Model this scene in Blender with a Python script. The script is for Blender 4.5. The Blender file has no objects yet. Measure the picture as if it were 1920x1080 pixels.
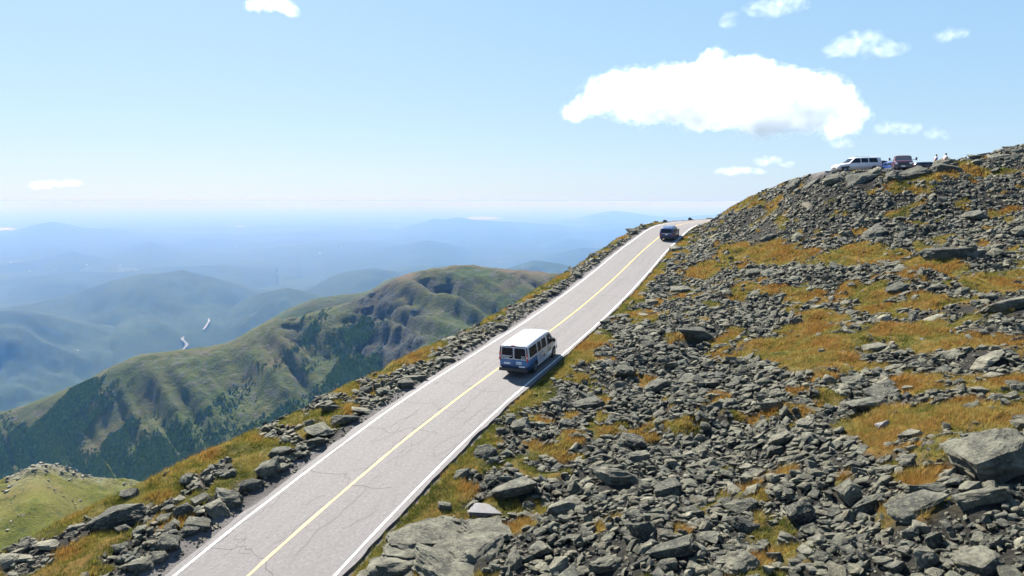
import bpy, bmesh, math, random
import numpy as np
from mathutils import Vector, Matrix, noise as mnoise

random.seed(7); rng = np.random.default_rng(11)
S = bpy.context.scene
COL = S.collection

# ------------------------------------------------------------------ camera, sky, sun, exposure
F = 1280.0                                   # focal length in pixels of the 1920 px wide photograph
PITCH = math.atan((540 - 378) / F)
cam_d = bpy.data.cameras.new('camera'); cam = bpy.data.objects.new('camera', cam_d); COL.objects.link(cam)
cam_d.sensor_width = 36; cam_d.lens = 36 * F / 1920
cam_d.clip_start = 0.5; cam_d.clip_end = 600000
cam.location = (0, 0, 0); cam.rotation_euler = (math.pi / 2 - PITCH, 0, 0)
S.camera = cam

SUN_AZ, SUN_EL = -28.0, 43.0                 # degrees clockwise from +Y, degrees above the horizon
W = bpy.data.worlds.new('World'); S.world = W; W.use_nodes = True
nt = W.node_tree; nt.nodes.clear()
sky = nt.nodes.new('ShaderNodeTexSky'); sky.sky_type = 'NISHITA'; sky.sun_disc = False
sky.sun_elevation = math.radians(SUN_EL); sky.sun_rotation = math.radians(SUN_AZ)
sky.altitude = 0; sky.air_density = 1.0; sky.dust_density = 0.3; sky.ozone_density = 1.0
bgn = nt.nodes.new('ShaderNodeBackground'); bgn.inputs['Strength'].default_value = 0.06
outw = nt.nodes.new('ShaderNodeOutputWorld')
sep = nt.nodes.new('ShaderNodeSeparateColor'); cmb = nt.nodes.new('ShaderNodeCombineColor'); nt.links.new(sky.outputs[0], sep.inputs[0])
for i_, (g_, k_) in enumerate(((0.49, 1.025), (0.36, 1.655), (0.14, 3.12))):   # film-like response of the whole sky
    pw = nt.nodes.new('ShaderNodeMath'); pw.operation = 'POWER'; pw.inputs[1].default_value = g_; nt.links.new(sep.outputs[i_], pw.inputs[0])
    ml = nt.nodes.new('ShaderNodeMath'); ml.operation = 'MULTIPLY'; ml.inputs[1].default_value = k_; nt.links.new(pw.outputs[0], ml.inputs[0])
    nt.links.new(ml.outputs[0], cmb.inputs[i_])
nt.links.new(cmb.outputs[0], bgn.inputs['Color']); nt.links.new(bgn.outputs[0], outw.inputs['Surface'])
sd = bpy.data.lights.new('sun', 'SUN'); sd.energy = 5.0; sd.angle = math.radians(0.5); sd.color = (1.0, 0.95, 0.87)
sun = bpy.data.objects.new('sun', sd); COL.objects.link(sun)
a, e = math.radians(SUN_AZ), math.radians(SUN_EL)
sun_dir = Vector((math.sin(a) * math.cos(e), math.cos(a) * math.cos(e), math.sin(e)))
sun.rotation_euler = sun_dir.to_track_quat('Z', 'Y').to_euler(); sun.location = (0, 0, 60)
S.view_settings.view_transform = 'Standard'; S.view_settings.look = 'None'
S.view_settings.gamma = 1; S.view_settings.use_curve_mapping = False
S.view_settings.exposure = 2.0
S.render.engine = 'CYCLES'
S.cycles.use_denoising = True
S.cycles.max_bounces = 6; S.cycles.diffuse_bounces = 2; S.cycles.glossy_bounces = 3
S.cycles.transmission_bounces = 4; S.cycles.transparent_max_bounces = 8; S.cycles.volume_bounces = 3
S.cycles.volume_step_rate = 1.0; S.cycles.volume_max_steps = 128

# ------------------------------------------------------------------ helpers
def tag(o, label=None, cat=None, group=None, kind=None):
    if label: o['label'] = label
    if cat: o['category'] = cat
    if group: o['group'] = group
    if kind: o['kind'] = kind
    return o

def empty(name, loc=(0, 0, 0), mat=None):
    o = bpy.data.objects.new(name, None); COL.objects.link(o)
    o.empty_display_size = 0.3
    if mat is not None: o.matrix_world = mat
    else: o.location = loc
    return o

def link(name, me, parent=None, mat=None):
    o = bpy.data.objects.new(name, me); COL.objects.link(o)
    if parent is not None: o.parent = parent
    if mat is not None and not me.materials: me.materials.append(mat)
    return o

def np_mesh(name, V, Fc, mats=(), attrs=None, smooth=False, matidx=None, uv=None):
    """V (n,3); Fc (m,3) or (m,4) int; attrs: {name: per-vertex float or (n,3) colour}"""
    V = np.asarray(V, np.float32); Fc = np.asarray(Fc, np.int32)
    me = bpy.data.meshes.new(name); k = Fc.shape[1]; m = len(Fc)
    me.vertices.add(len(V)); me.vertices.foreach_set('co', V.ravel())
    me.loops.add(m * k); me.loops.foreach_set('vertex_index', Fc.ravel())
    me.polygons.add(m)
    me.polygons.foreach_set('loop_start', np.arange(0, m * k, k, dtype=np.int32))
    me.polygons.foreach_set('loop_total', np.full(m, k, np.int32))
    if smooth: me.polygons.foreach_set('use_smooth', np.ones(m, bool))
    else: me.polygons.foreach_set('use_smooth', np.zeros(m, bool))
    if matidx is not None: me.polygons.foreach_set('material_index', np.asarray(matidx, np.int32))
    for mt in mats: me.materials.append(mt)
    me.update(calc_edges=True)
    if uv is not None:
        l = me.uv_layers.new(name='UVMap'); l.data.foreach_set('uv', np.asarray(uv, np.float32)[Fc.ravel()].ravel())
    for an, av in (attrs or {}).items():
        av = np.asarray(av, np.float32)
        if av.ndim == 1:
            at = me.attributes.new(an, 'FLOAT', 'POINT'); at.data.foreach_set('value', av)
        else:
            at = me.attributes.new(an, 'FLOAT_COLOR', 'POINT')
            at.data.foreach_set('color', np.concatenate([av, np.ones((len(av), 1), np.float32)], 1).ravel())
    return me

def bm_mesh(name, bm, mats=(), smooth=False):
    me = bpy.data.meshes.new(name); bmesh.ops.recalc_face_normals(bm, faces=bm.faces[:])
    if smooth:
        for f in bm.faces: f.smooth = True
    bm.to_mesh(me); bm.free()
    for mt in mats: me.materials.append(mt)
    return me

def hash2(ix, iy, seed):
    h = (ix.astype(np.int64) * 374761393 + iy.astype(np.int64) * 668265263 + seed * 982451653) & 0xffffffff
    h = ((h ^ (h >> 13)) * 1274126177) & 0xffffffff
    return ((h ^ (h >> 16)) & 0xffff) / 65535.0

def vnoise(x, y, seed=0):
    x = np.asarray(x, float); y = np.asarray(y, float)
    ix = np.floor(x); iy = np.floor(y); fx = x - ix; fy = y - iy
    fx = fx * fx * fx * (fx * (fx * 6 - 15) + 10); fy = fy * fy * fy * (fy * (fy * 6 - 15) + 10)
    a_ = hash2(ix, iy, seed); b_ = hash2(ix + 1, iy, seed); c_ = hash2(ix, iy + 1, seed); d_ = hash2(ix + 1, iy + 1, seed)
    return (a_ + (b_ - a_) * fx) * (1 - fy) + (c_ + (d_ - c_) * fx) * fy - 0.5

def fbm(x, y, seed=0, oct=4, gain=0.5):
    r = 0; am = 1.0
    for i in range(oct):
        r = r + am * vnoise(x * 2 ** i + 17.3 * i, y * 2 ** i - 9.1 * i, seed + i); am *= gain
    return r

def sstep(a_, b_, x):
    t = np.clip((x - a_) / (b_ - a_), 0, 1); return t * t * (3 - 2 * t)

CP, SP = math.cos(PITCH), math.sin(PITCH)
def ray(u, v):                               # direction with y-forward = 1
    x = (u - 960) / F; yy = (540 - v) / F
    fw = CP + SP * yy; up = -SP + CP * yy
    return x / fw, 1.0, up / fw
def at(u, v, Y):
    r = ray(u, v); return (r[0] * Y, Y, r[2] * Y)
def project(P):
    P = np.atleast_2d(P); d = P[:, 1] * CP - P[:, 2] * SP; upv = P[:, 1] * SP + P[:, 2] * CP
    return 960 + F * P[:, 0] / d, 540 - F * upv / d, d

# ------------------------------------------------------------------ node materials
class N:
    def __init__(s, name, k=0.73):
        s.k = k; s.m = bpy.data.materials.new(name); s.m.use_nodes = True; s.t = s.m.node_tree
        s.b = s.t.nodes['Principled BSDF']; s.out = s.t.nodes['Material Output']
    def n(s, typ, **kw):
        nd = s.t.nodes.new(typ)
        for k, v in kw.items():
            if k.startswith('i_'):
                key = k[2:].replace('_', ' ')
                nd.inputs[key].default_value = v
            else: setattr(nd, k, v)
        return nd
    def l(s, a_, b_): s.t.links.new(a_, b_)
    def pos(s, typ='geo'):
        if typ == 'geo': return s.n('ShaderNodeNewGeometry').outputs['Position']
        return s.n('ShaderNodeTexCoord').outputs[typ]
    def noise(s, scale, detail=4, rough=0.6, vec=None, dist=0.0):
        nd = s.n('ShaderNodeTexNoise'); nd.inputs['Scale'].default_value = scale; nd.inputs['Detail'].default_value = detail
        nd.inputs['Roughness'].default_value = rough; nd.inputs['Distortion'].default_value = dist
        if vec is not None: s.l(vec, nd.inputs['Vector'])
        return nd.outputs['Fac']
    def ramp(s, fac, stops):
        nd = s.n('ShaderNodeValToRGB'); cr = nd.color_ramp
        while len(cr.elements) < len(stops): cr.elements.new(0.5)
        for el, (p, c) in zip(cr.elements, stops):
            el.position = p; el.color = (*c, 1) if not np.isscalar(c) else (c, c, c, 1)
        s.l(fac, nd.inputs['Fac']); return nd.outputs['Color']
    def mix(s, fac, a_, b_, blend='MIX'):
        nd = s.n('ShaderNodeMix', data_type='RGBA', blend_type=blend)
        for inp, v in ((0, fac), (6, a_), (7, b_)):
            if hasattr(v, 'is_linked') or isinstance(v, bpy.types.NodeSocket): s.l(v, nd.inputs[inp])
            else: nd.inputs[inp].default_value = (*v, 1) if not np.isscalar(v) else v
        return nd.outputs[2]
    def math(s, op, a_, b_=0.0):
        nd = s.n('ShaderNodeMath', operation=op)
        for i, v in ((0, a_), (1, b_)):
            if isinstance(v, bpy.types.NodeSocket): s.l(v, nd.inputs[i])
            else: nd.inputs[i].default_value = v
        return nd.outputs[0]
    def attr(s, name, out='Fac'):
        nd = s.n('ShaderNodeAttribute'); nd.attribute_name = name; return nd.outputs[out]
    def bump(s, h, strength=0.5, dist=0.05):
        nd = s.n('ShaderNodeBump'); nd.inputs['Strength'].default_value = strength; nd.inputs['Distance'].default_value = dist
        s.l(h, nd.inputs['Height']); s.l(nd.outputs[0], s.b.inputs['Normal'])
    def col(s, c): 
        if isinstance(c, bpy.types.NodeSocket): s.l(s.mix(1.0, c, (s.k,) * 3, 'MULTIPLY') if s.k != 1 else c, s.b.inputs['Base Color'])
        else: s.b.inputs['Base Color'].default_value = (*c, 1)
    def set(s, **kw):
        for k, v in kw.items(): s.b.inputs[k.replace('_', ' ')].default_value = v
        return s

def plain(name, c, rough=0.5, metal=0.0, spec=0.5, coat=0.0, var=0.0):
    q = N(name, 1.0); q.set(Roughness=rough, Metallic=metal); q.b.inputs['Specular IOR Level'].default_value = spec
    q.b.inputs['Coat Weight'].default_value = coat
    q.b.inputs['Coat Roughness'].default_value = 0.08
    nz = q.noise(9.0, 4, 0.6, q.pos('Object'))
    k = var if var else 0.06
    q.col(q.ramp(nz, [(0.3, tuple(x * (1 - k) for x in c)), (0.7, tuple(min(1, x * (1 + k)) for x in c))]))
    return q.m

def rock_mat(name, use_attr):
    q = N(name); P = q.pos('geo')
    if use_attr: rnd = q.attr('tint')
    else: rnd = q.n('ShaderNodeObjectInfo').outputs['Random']
    n1 = q.noise(1.7, 6, 0.65, P, 0.4); n2 = q.noise(9.0, 6, 0.7, P); n3 = q.noise(38.0, 4, 0.7, P)
    base = q.ramp(n1, [(0.34, (0.042, 0.041, 0.036)), (0.5, (0.118, 0.116, 0.092)), (0.68, (0.235, 0.228, 0.176))])
    tone = q.ramp(rnd, [(0.0, (0.8, 0.81, 0.82)), (0.25, (0.9, 0.91, 0.9)), (0.5, (1.0, 1.0, 0.96)), (0.75, (1.05, 1.04, 1.0)), (1.0, (1.15, 1.12, 1.08))] if not use_attr else [(0.0, (0.5, 0.52, 0.56)), (0.2, (0.8, 0.81, 0.8)), (0.38, (1.02, 0.98, 0.86)), (0.52, (0.74, 0.78, 0.82)), (0.68, (1.15, 1.14, 1.04)), (0.82, (1.2, 1.05, 0.92)), (0.95, (1.4, 1.37, 1.3)), (1.0, (1.8, 1.75, 1.72))])
    c = q.mix(1.0, base, tone, 'MULTIPLY')
    lich = q.ramp(n2, [(0.50, 0.0), (0.60, 1.0)])
    c = q.mix(q.math('MULTIPLY', lich, 0.55), c, (0.26, 0.248, 0.165))
    dark = q.ramp(n3, [(0.30, 1.0), (0.46, 0.0)])
    c = q.mix(q.math('MULTIPLY', dark, 0.7), c, (0.02, 0.02, 0.02))
    n4 = q.noise(2.9, 3, 0.6, P)
    moss = q.ramp(n4, [(0.62, 0.0), (0.72, 1.0)])
    c = q.mix(q.math('MULTIPLY', moss, 0.45), c, (0.11, 0.108, 0.05))
    q.col(c); q.set(Roughness=0.9); q.b.inputs['Specular IOR Level'].default_value = 0.25
    hh = q.math('ADD', q.math('MULTIPLY', n2, 0.7), q.math('MULTIPLY', n3, 0.35))
    q.bump(hh, 1.0, 0.16)
    return q.m
M_ROCK = rock_mat('lichen_rock', False); M_RUB = rock_mat('lichen_rubble', True)
def pale_rock():
    q = N('pale_quartz'); P = q.pos('geo'); n = q.noise(30, 5, 0.7, P)
    q.col(q.ramp(n, [(0.3, (0.08, 0.076, 0.078)), (0.55, (0.19, 0.18, 0.184))])); q.set(Roughness=0.85); q.bump(n, 0.5, 0.05); return q.m
M_PALE = pale_rock()

def soil_mat():
    q = N('hillside_soil'); P = q.pos('geo')
    g = q.attr('grass'); n1 = q.noise(0.6, 5, 0.6, P); n2 = q.noise(7, 6, 0.7, P); n3 = q.noise(30, 4, 0.7, P)
    gr = q.ramp(n1, [(0.34, (0.070, 0.076, 0.013)), (0.47, (0.165, 0.132, 0.026)), (0.60, (0.22, 0.125, 0.027))])
    gr = q.mix(q.ramp(n3, [(0.35, 0.55), (0.6, 0.0)]), gr, (0.05, 0.045, 0.018))
    so = q.ramp(n2, [(0.3, (0.014, 0.013, 0.011)), (0.5, (0.03, 0.028, 0.023)), (0.7, (0.06, 0.056, 0.046))])  # bare soil, colour darkened so gaps between stones read as deep shade
    so = q.mix(q.ramp(n3, [(0.36, 0.8), (0.5, 0.0)]), so, (0.03, 0.03, 0.027))
    c = q.mix(g, so, gr)
    gv = q.attr('gravel'); c = q.mix(gv, c, q.ramp(n3, [(0.35, (0.12, 0.11, 0.103)), (0.6, (0.21, 0.195, 0.188))]))
    q.col(c); q.set(Roughness=0.95); q.b.inputs['Specular IOR Level'].default_value = 0.1
    q.bump(q.math('ADD', n2, q.math('MULTIPLY', n3, 0.6)), 0.9, 0.15); return q.m
M_SOIL = soil_mat()

def grass_mat():
    q = N('dry_grass'); c = q.attr('blade', 'Color'); q.col(c); q.set(Roughness=0.8)
    q.b.inputs['Specular IOR Level'].default_value = 0.15
    tr = q.n('ShaderNodeBsdfTranslucent'); q.l(q.mix(1.0, c, (0.73,) * 3, 'MULTIPLY'), tr.inputs['Color'])
    ad = q.n('ShaderNodeMixShader'); ad.inputs[0].default_value = 0.4
    q.l(q.b.outputs[0], ad.inputs[1]); q.l(tr.outputs[0], ad.inputs[2]); q.l(ad.outputs[0], q.out.inputs['Surface'])
    return q.m
M_GRASS = grass_mat()

def asphalt_mat():
    q = N('weathered_asphalt'); uv = q.pos('UV')
    n1 = q.noise(0.35, 5, 0.6, uv); n2 = q.noise(22, 3, 0.8, uv); n3 = q.noise(2.2, 5, 0.7, uv)
    c = q.ramp(n3, [(0.3, (0.128, 0.119, 0.117)), (0.7, (0.150, 0.139, 0.137))])
    c = q.mix(q.ramp(n1, [(0.35, 0.5), (0.65, 0.0)]), c, (0.14, 0.13, 0.13))
    c = q.mix(q.ramp(n2, [(0.3, 0.55), (0.5, 0.0)]), c, (0.14, 0.13, 0.13))
    n5 = q.noise(6.5, 4, 0.8, uv); c = q.mix(q.ramp(n5, [(0.34, 0.65), (0.5, 0.0)]), c, (0.085, 0.08, 0.078)); c = q.mix(q.ramp(n5, [(0.55, 0.0), (0.72, 0.5)]), c, (0.26, 0.245, 0.24))
    c = q.mix(q.ramp(n2, [(0.6, 0.0), (0.78, 0.5)]), c, (0.25, 0.235, 0.235))
    mp = q.n('ShaderNodeMapping'); mp.inputs['Scale'].default_value = (0.22, 0.9, 1); q.l(uv, mp.inputs['Vector'])
    wn = q.n('ShaderNodeTexNoise'); wn.inputs['Scale'].default_value = 0.8; wn.inputs['Detail'].default_value = 5; q.l(uv, wn.inputs['Vector'])
    wm = q.mix(0.12, mp.outputs[0], wn.outputs['Color'], 'ADD')
    vo = q.n('ShaderNodeTexVoronoi', feature='DISTANCE_TO_EDGE'); vo.inputs['Scale'].default_value = 1.0; q.l(wm, vo.inputs['Vector'])
    crack = q.ramp(vo.outputs['Distance'], [(0.0, 1.0), (0.012, 0.0)])
    msk = q.ramp(q.noise(0.5, 3, 0.6, uv), [(0.48, 0.0), (0.6, 1.0)])
    c = q.mix(q.math('MULTIPLY', q.math('MULTIPLY', crack, msk), 0.55), c, (0.10, 0.095, 0.095))
    sy = q.n('ShaderNodeSeparateXYZ'); q.l(uv, sy.inputs[0]); ln = q.math('ABSOLUTE', q.math('SUBTRACT', q.math('ABSOLUTE', sy.outputs[1]), 1.45))
    trk = q.ramp(q.math('ADD', ln, q.math('MULTIPLY', n3, 0.5)), [(0.45, 0.0), (0.85, 0.30), (1.25, 0.0)])
    c = q.mix(trk, c, (0.115, 0.105, 0.102))
    stn = q.ramp(q.noise(0.9, 6, 0.75, uv), [(0.57, 0.0), (0.68, 0.4)]); c = q.mix(stn, c, (0.105, 0.097, 0.095))
    q.col(c); q.set(Roughness=0.85); q.b.inputs['Specular IOR Level'].default_value = 0.3
    q.bump(n2, 0.35, 0.02); return q.m
M_ASPH = asphalt_mat()
def paint(name, c, wear):
    q = N(name, 0.85); P = q.pos('geo'); n = q.noise(6.0, 7, 0.8, P)
    q.col(q.mix(q.ramp(n, [(wear, 0.9), (wear + 0.07, 0.0)]), c, (0.17, 0.155, 0.155))); q.set(Roughness=0.7); return q.m
M_WLINE = paint('white_road_paint', (0.60, 0.60, 0.58), 0.41)
M_YLINE = paint('yellow_road_paint', (0.58, 0.33, 0.04), 0.36)
M_CRACK = plain('dark_crack', (0.06, 0.055, 0.055), 0.95, var=0.3)  # dark tone of the worn pavement cracks

# ------------------------------------------------------------------ road curve (world metres, camera at the origin)
RK = np.array([(-14.6, 4.0, -15.4), (-12.2, 12.5, -14.1),
 (-9.456, 21.083, -12.918), (-6.696, 29.669, -11.895), (-3.374, 37.861, -11.099), (0.388, 46.045, -10.537), (3.788, 54.336, -9.919),
 (7.113, 62.634, -9.166), (10.443, 70.826, -8.208), (13.772, 79.022, -7.156), (16.74, 87.379, -6.048), (20.213, 95.58, -4.908),
 (24.4, 103.6, -3.80), (29.6, 110.2, -3.25), (37.0, 114.6, -2.9), (45.5, 116.2, -1.9), (54.0, 114.0, 0.8), (60.5, 107.5, 3.3)])
for _ in range(2): RK[3:12] = .25 * RK[2:11] + .5 * RK[3:12] + .25 * RK[4:13]
def natural_spline(K, n):
    k = len(K); A = np.zeros((k, k)); B = np.zeros((k, k)); A[0, 0] = A[-1, -1] = 1
    for i in range(1, k - 1):
        A[i, i - 1] = 1; A[i, i] = 4; A[i, i + 1] = 1; B[i, i - 1] = 6; B[i, i] = -12; B[i, i + 1] = 6
    Mx = np.linalg.solve(A, B @ K); t = np.linspace(0, k - 1, n); i = np.minimum(t.astype(int), k - 2)
    a_ = (i + 1 - t)[:, None]; b_ = 1 - a_
    return a_ * K[i] + b_ * K[i + 1] + ((a_ ** 3 - a_) * Mx[i] + (b_ ** 3 - b_) * Mx[i + 1]) / 6
RC = natural_spline(RK, 421)
RT = np.gradient(RC[:, :2], axis=0); RT /= np.linalg.norm(RT, axis=1)[:, None]
RN = np.stack([-RT[:, 1], RT[:, 0]], 1)      # to the left
RS = np.concatenate([[0], np.cumsum(np.linalg.norm(np.diff(RC[:, :2], axis=0), axis=1))])
HALF = 2.94
def road_at(s, d):
    i = np.interp(s, RS, np.arange(len(RS)))
    g = lambda arr: np.stack([np.interp(i, np.arange(len(RS)), arr[:, j]) for j in range(arr.shape[1])], -1)
    c = g(RC); n = g(RN); out = c.copy(); out[..., :2] += n * np.asarray(d)[..., None]; return out
def HLs(s_): return np.interp(s_, [8, 18, 24, 32, 46], [2.5, 2.5, 2.62, 2.82, HALF])
def road_sd(x, y):
    """nearest road sample: arc length, signed offset (left positive), road height"""
    P = np.stack([np.ravel(x), np.ravel(y)], 1); s = np.empty(len(P)); d = np.empty(len(P)); z = np.empty(len(P))
    for c0 in range(0, len(P), 20000):
        p = P[c0:c0 + 20000]
        D = ((p[:, None, :] - RC[None, :, :2]) ** 2).sum(2); i = D.argmin(1)
        off = p - RC[i, :2]; al = (off * RT[i]).sum(1)
        s[c0:c0 + 20000] = RS[i] + al; lat = (off * RN[i]).sum(1)
        d[c0:c0 + 20000] = np.sign(lat) * np.hypot(lat, np.where((i == 0) | (i == len(RC) - 1), 0, 0 * al))
        z[c0:c0 + 20000] = np.interp(RS[i] + al, RS, RC[:, 2])
    sh = np.shape(x); return s.reshape(sh), d.reshape(sh), z.reshape(sh)

# ------------------------------------------------------------------ hillside height field
ctrl = []
for u, v, Y in [(1920,1080,15),(1600,1080,16.8),(1250,1080,19),(950,1080,20.2),(2250,1080,13.5),(2250,850,18.5),(2250,600,32),(2250,400,52),(2250,290,60),
                (1600,850,24),(1250,850,29.5),(1920,850,20.5),(1920,650,34),(1600,650,39),(1300,650,46.5),(1920,500,51),(1600,500,58),(1380,500,69),(1270,540,67),
                (1920,400,64),(1600,400,73),(1420,420,85),(1920,330,70),(1760,345,73),(1600,350,77),
                (1325,410,104),(1400,378,99),(1480,354,90),(1540,332,84),(1830,300,76),(1920,290,73),(2050,272,69)]:
    ctrl.append(at(u, v, Y))
for i in range(0, 330, 14):
    if RC[i, 1] > 14: ctrl.append((RC[i, 0] - RN[i, 0] * 3.6, RC[i, 1] - RN[i, 1] * 3.6, RC[i, 2]))
    if RC[i, 1] > 14: ctrl.append((RC[i, 0] + RN[i, 0] * 3.6, RC[i, 1] + RN[i, 1] * 3.6, RC[i, 2]))
PADZ = 3.6
for p in [(39, 84.5), (45, 83.5), (50, 82.5), (45, 92), (55, 90), (57, 100), (50, 100)]: ctrl.append((*p, PADZ))
ctrl = np.array(ctrl)
def tps(r2): return np.where(r2 > 1e-9, r2 * np.log(np.maximum(r2, 1e-9)) * 0.5, 0)
def fit_tps(C, lam=3.0):
    n = len(C); K = tps(((C[:, None, :2] - C[None, :, :2]) ** 2).sum(2)) + lam * np.eye(n)
    Pm = np.c_[np.ones(n), C[:, :2]]; A = np.zeros((n + 3, n + 3)); A[:n, :n] = K; A[:n, n:] = Pm; A[n:, :n] = Pm.T
    return np.linalg.solve(A, np.r_[C[:, 2], 0, 0, 0])
TW = fit_tps(ctrl)
GX0, GX1, GY0, GY1, GS = -46.0, 84.0, 2.0, 134.0, 0.33
gx = np.arange(GX0, GX1, GS); gy = np.arange(GY0, GY1, GS); XX, YY = np.meshgrid(gx, gy)
ZB = np.zeros(XX.size); xf, yf = XX.ravel(), YY.ravel()
for c0 in range(0, len(xf), 20000):
    sl = slice(c0, c0 + 20000)
    K = tps((xf[sl, None] - ctrl[None, :, 0]) ** 2 + (yf[sl, None] - ctrl[None, :, 1]) ** 2)
    ZB[sl] = K @ TW[:len(ctrl)] + TW[-3] + TW[-2] * xf[sl] + TW[-1] * yf[sl]
ZB = ZB.reshape(XX.shape)
SS, DD, RZ = road_sd(XX, YY)
VERGE = np.interp(SS, [0, 20, 32, 45, 60, 80, 100, 118, 130], [12.5, 10.6, 8.2, 7.0, 6.4, 5.6, 5.0, 4.6, 4.6])
bumps = fbm(XX / 5.0, YY / 5.0, 3, 3) * 0.9 + fbm(XX / 1.3, YY / 1.3, 9, 3) * 0.35
right = ZB + bumps * sstep(3.6, 9.0, -DD)
left = RZ + 0.10 * sstep(3.6, 5.0, DD) + fbm(XX / 2.0, YY / 2.0, 5, 3) * 0.35 * sstep(3.4, 5, DD) \
    - np.maximum(0, DD - VERGE) * (1.05 + 0.3 * fbm(XX / 6, YY / 6, 8, 2)) - np.maximum(0, DD - HALF - 1.2) * 0.10
ZT = np.where(DD > 0, left, right * sstep(3.4, 7.0, -DD) + (RZ + 0.05) * (1 - sstep(3.4, 7.0, -DD)))
k = sstep(HALF + 0.35, HALF + 0.75, np.abs(DD))
ZT = ZT * k + (RZ - 0.14) * (1 - k)
# parking pad behind its front edge
e0, e1 = np.array((37.8, 82.2)), np.array((49.6, 79.4)); ed = (e1 - e0) / np.linalg.norm(e1 - e0); en = np.array((-ed[1], ed[0]))
if en[1] < 0: en = -en
pd = (XX - e0[0]) * en[0] + (YY - e0[1]) * en[1]; pl = (XX - e0[0]) * ed[0] + (YY - e0[1]) * ed[1]
pm = sstep(-1.0, 0.3, pd) * sstep(-3, 0, pl) * (1 - sstep(11.5, 15, pl)) * (1 - sstep(14, 22, pd))
ZT = ZT * (1 - pm) + (PADZ - 0.06) * pm
ZT = np.maximum(ZT, -60 + 0 * ZT)

def height(x, y):
    fx = np.clip((np.asarray(x, float) - GX0) / GS, 0, len(gx) - 1.001); fy = np.clip((np.asarray(y, float) - GY0) / GS, 0, len(gy) - 1.001)
    i = fx.astype(int); j = fy.astype(int); a_ = fx - i; b_ = fy - j
    return (ZT[j, i] * (1 - a_) + ZT[j, i + 1] * a_) * (1 - b_) + (ZT[j + 1, i] * (1 - a_) + ZT[j + 1, i + 1] * a_) * b_
def gfield(G, x, y):
    i = np.clip(((np.asarray(x) - GX0) / GS).astype(int), 0, len(gx) - 1); j = np.clip(((np.asarray(y) - GY0) / GS).astype(int), 0, len(gy) - 1)
    return G[j, i]
def px_ground(u, v, far=130):
    r = ray(u, v); t = np.arange(9.0, far, 0.05)
    x, y, z = r[0] * t, t, r[2] * t; h = height(x, y); w = np.nonzero(z <= h)[0]
    if len(w) == 0:
        g = np.argmin(z - h); return np.array((x[g], y[g], h[g]))
    g = w[0]; return np.array((x[g], y[g], h[g]))

# grass patches: photo ellipses laid onto the ground once
patches = [(1424,480,88,21),(1345,506,45,9),(1610,490,85,13),(1750,486,65,13),(1738,465,24,9),(1413,548,48,9),(1598,550,46,22),(1752,566,64,20),(1868,540,58,22),
 (1520,655,92,52),(1712,630,104,30),(1864,648,36,14),(1746,716,66,14),(1868,730,58,16),(1440,660,30,20),(1525,742,50,9),(1805,775,115,34),(1643,812,88,38),(1757,845,32,26),(1680,853,34,13),
 (1438,780,50,13),(1312,800,32,16),(1563,748,50,9),(1650,885,38,8),(1830,318,95,10),(1740,332,70,7),(1690,352,48,9),(1420,384,40,8),(1375,392,22,5),
 (968,887,38,19),(972,962,30,15),(986,790,27,9),(1128,806,38,13),(1248,802,26,15),(1030,845,55,12),(1065,710,18,9),(1204,594,20,13),(1250,556,11,6),(1310,511,33,10),(1381,549,20,8),
 (1130,640,20,8),(1170,705,16,7),(1260,760,20,8),(1370,640,30,8),(1490,560,40,12),(1340,740,24,9),(1545,600,60,14),(1650,585,50,10),(1860,590,50,10),(1340,575,22,7),
 (1310,450,10,5),(1500,445,30,4),(1620,460,30,5),(1390,930,16,8),(1370,895,20,9),(1490,790,20,8),(1015,895,22,10)]
GRASS = np.zeros(XX.shape)
warpx = XX + fbm(XX / 1.4, YY / 1.4, 21, 4) * 2.0; warpy = YY + fbm(XX / 1.4, YY / 1.4, 31, 4) * 2.4
for u, v, hw, hh in patches:
    c = px_ground(u, v); e1_ = (px_ground(u + hw, v) - px_ground(u - hw, v))[:2] / 2; e2_ = (px_ground(u, v - hh) - px_ground(u, v + hh))[:2] / 2
    if np.linalg.norm(e1_) > 25 * hw / 100 + 6: e1_ *= 0.4
    l2 = np.linalg.norm(e2_)
    if l2 > 9: e2_ *= 9 / l2
    A = np.array([e1_, e2_]).T
    if abs(np.linalg.det(A)) < 1e-3: continue
    q = np.linalg.solve(A, np.stack([(warpx - c[0]).ravel(), (warpy - c[1]).ravel()])); r = np.hypot(q[0], q[1]).reshape(XX.shape)
    GRASS = np.maximum(GRASS, 1 - sstep(0.8, 1.12, r))
nz = fbm(XX / 2.2, YY / 2.2, 41, 4)
strip = sstep(3.1, 3.5, -DD) * (1 - sstep(3.8, 4.7, -DD + nz * 2.2 - np.interp(SS, [18, 30, 45], [.7, .4, 0]))) * (SS < 125)
GRASS = np.maximum(GRASS, strip)
rg = sstep(0.33, 0.43, fbm(XX / 1.6, YY / 1.6, 51, 4)) * (DD < -4)
GRASS = np.maximum(GRASS, rg * 0.9)
lg = sstep(0.0, 0.15, fbm(XX / 2.0, YY / 2.0, 61, 4) + np.interp(SS, [20, 40, 60], [.05, -.07, -.08])) * sstep(4.3, 5.2, DD + nz) * (DD > 0) + 0.8 * sstep(-.1, .1, fbm(XX / 3, YY / 3, 67, 3) + .02) * (DD > VERGE - 1.0) * (DD > 0)
GRASS = np.maximum(GRASS, np.clip(lg, 0, 1))
GRASS *= sstep(HALF + 0.28, HALF + 0.6, np.abs(DD))
GRASS *= 1 - pm
GRAVEL = (1 - sstep(0.7, 1.5, np.abs(DD) - HALF + nz * 1.2)) * (DD > 0) + (1 - sstep(0.3, 0.55, np.abs(DD) - HALF + nz * 0.3)) * (DD <= 0) + pm
nyv, nxv = XX.shape; idx = np.arange(nxv * nyv).reshape(nyv, nxv)
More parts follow.
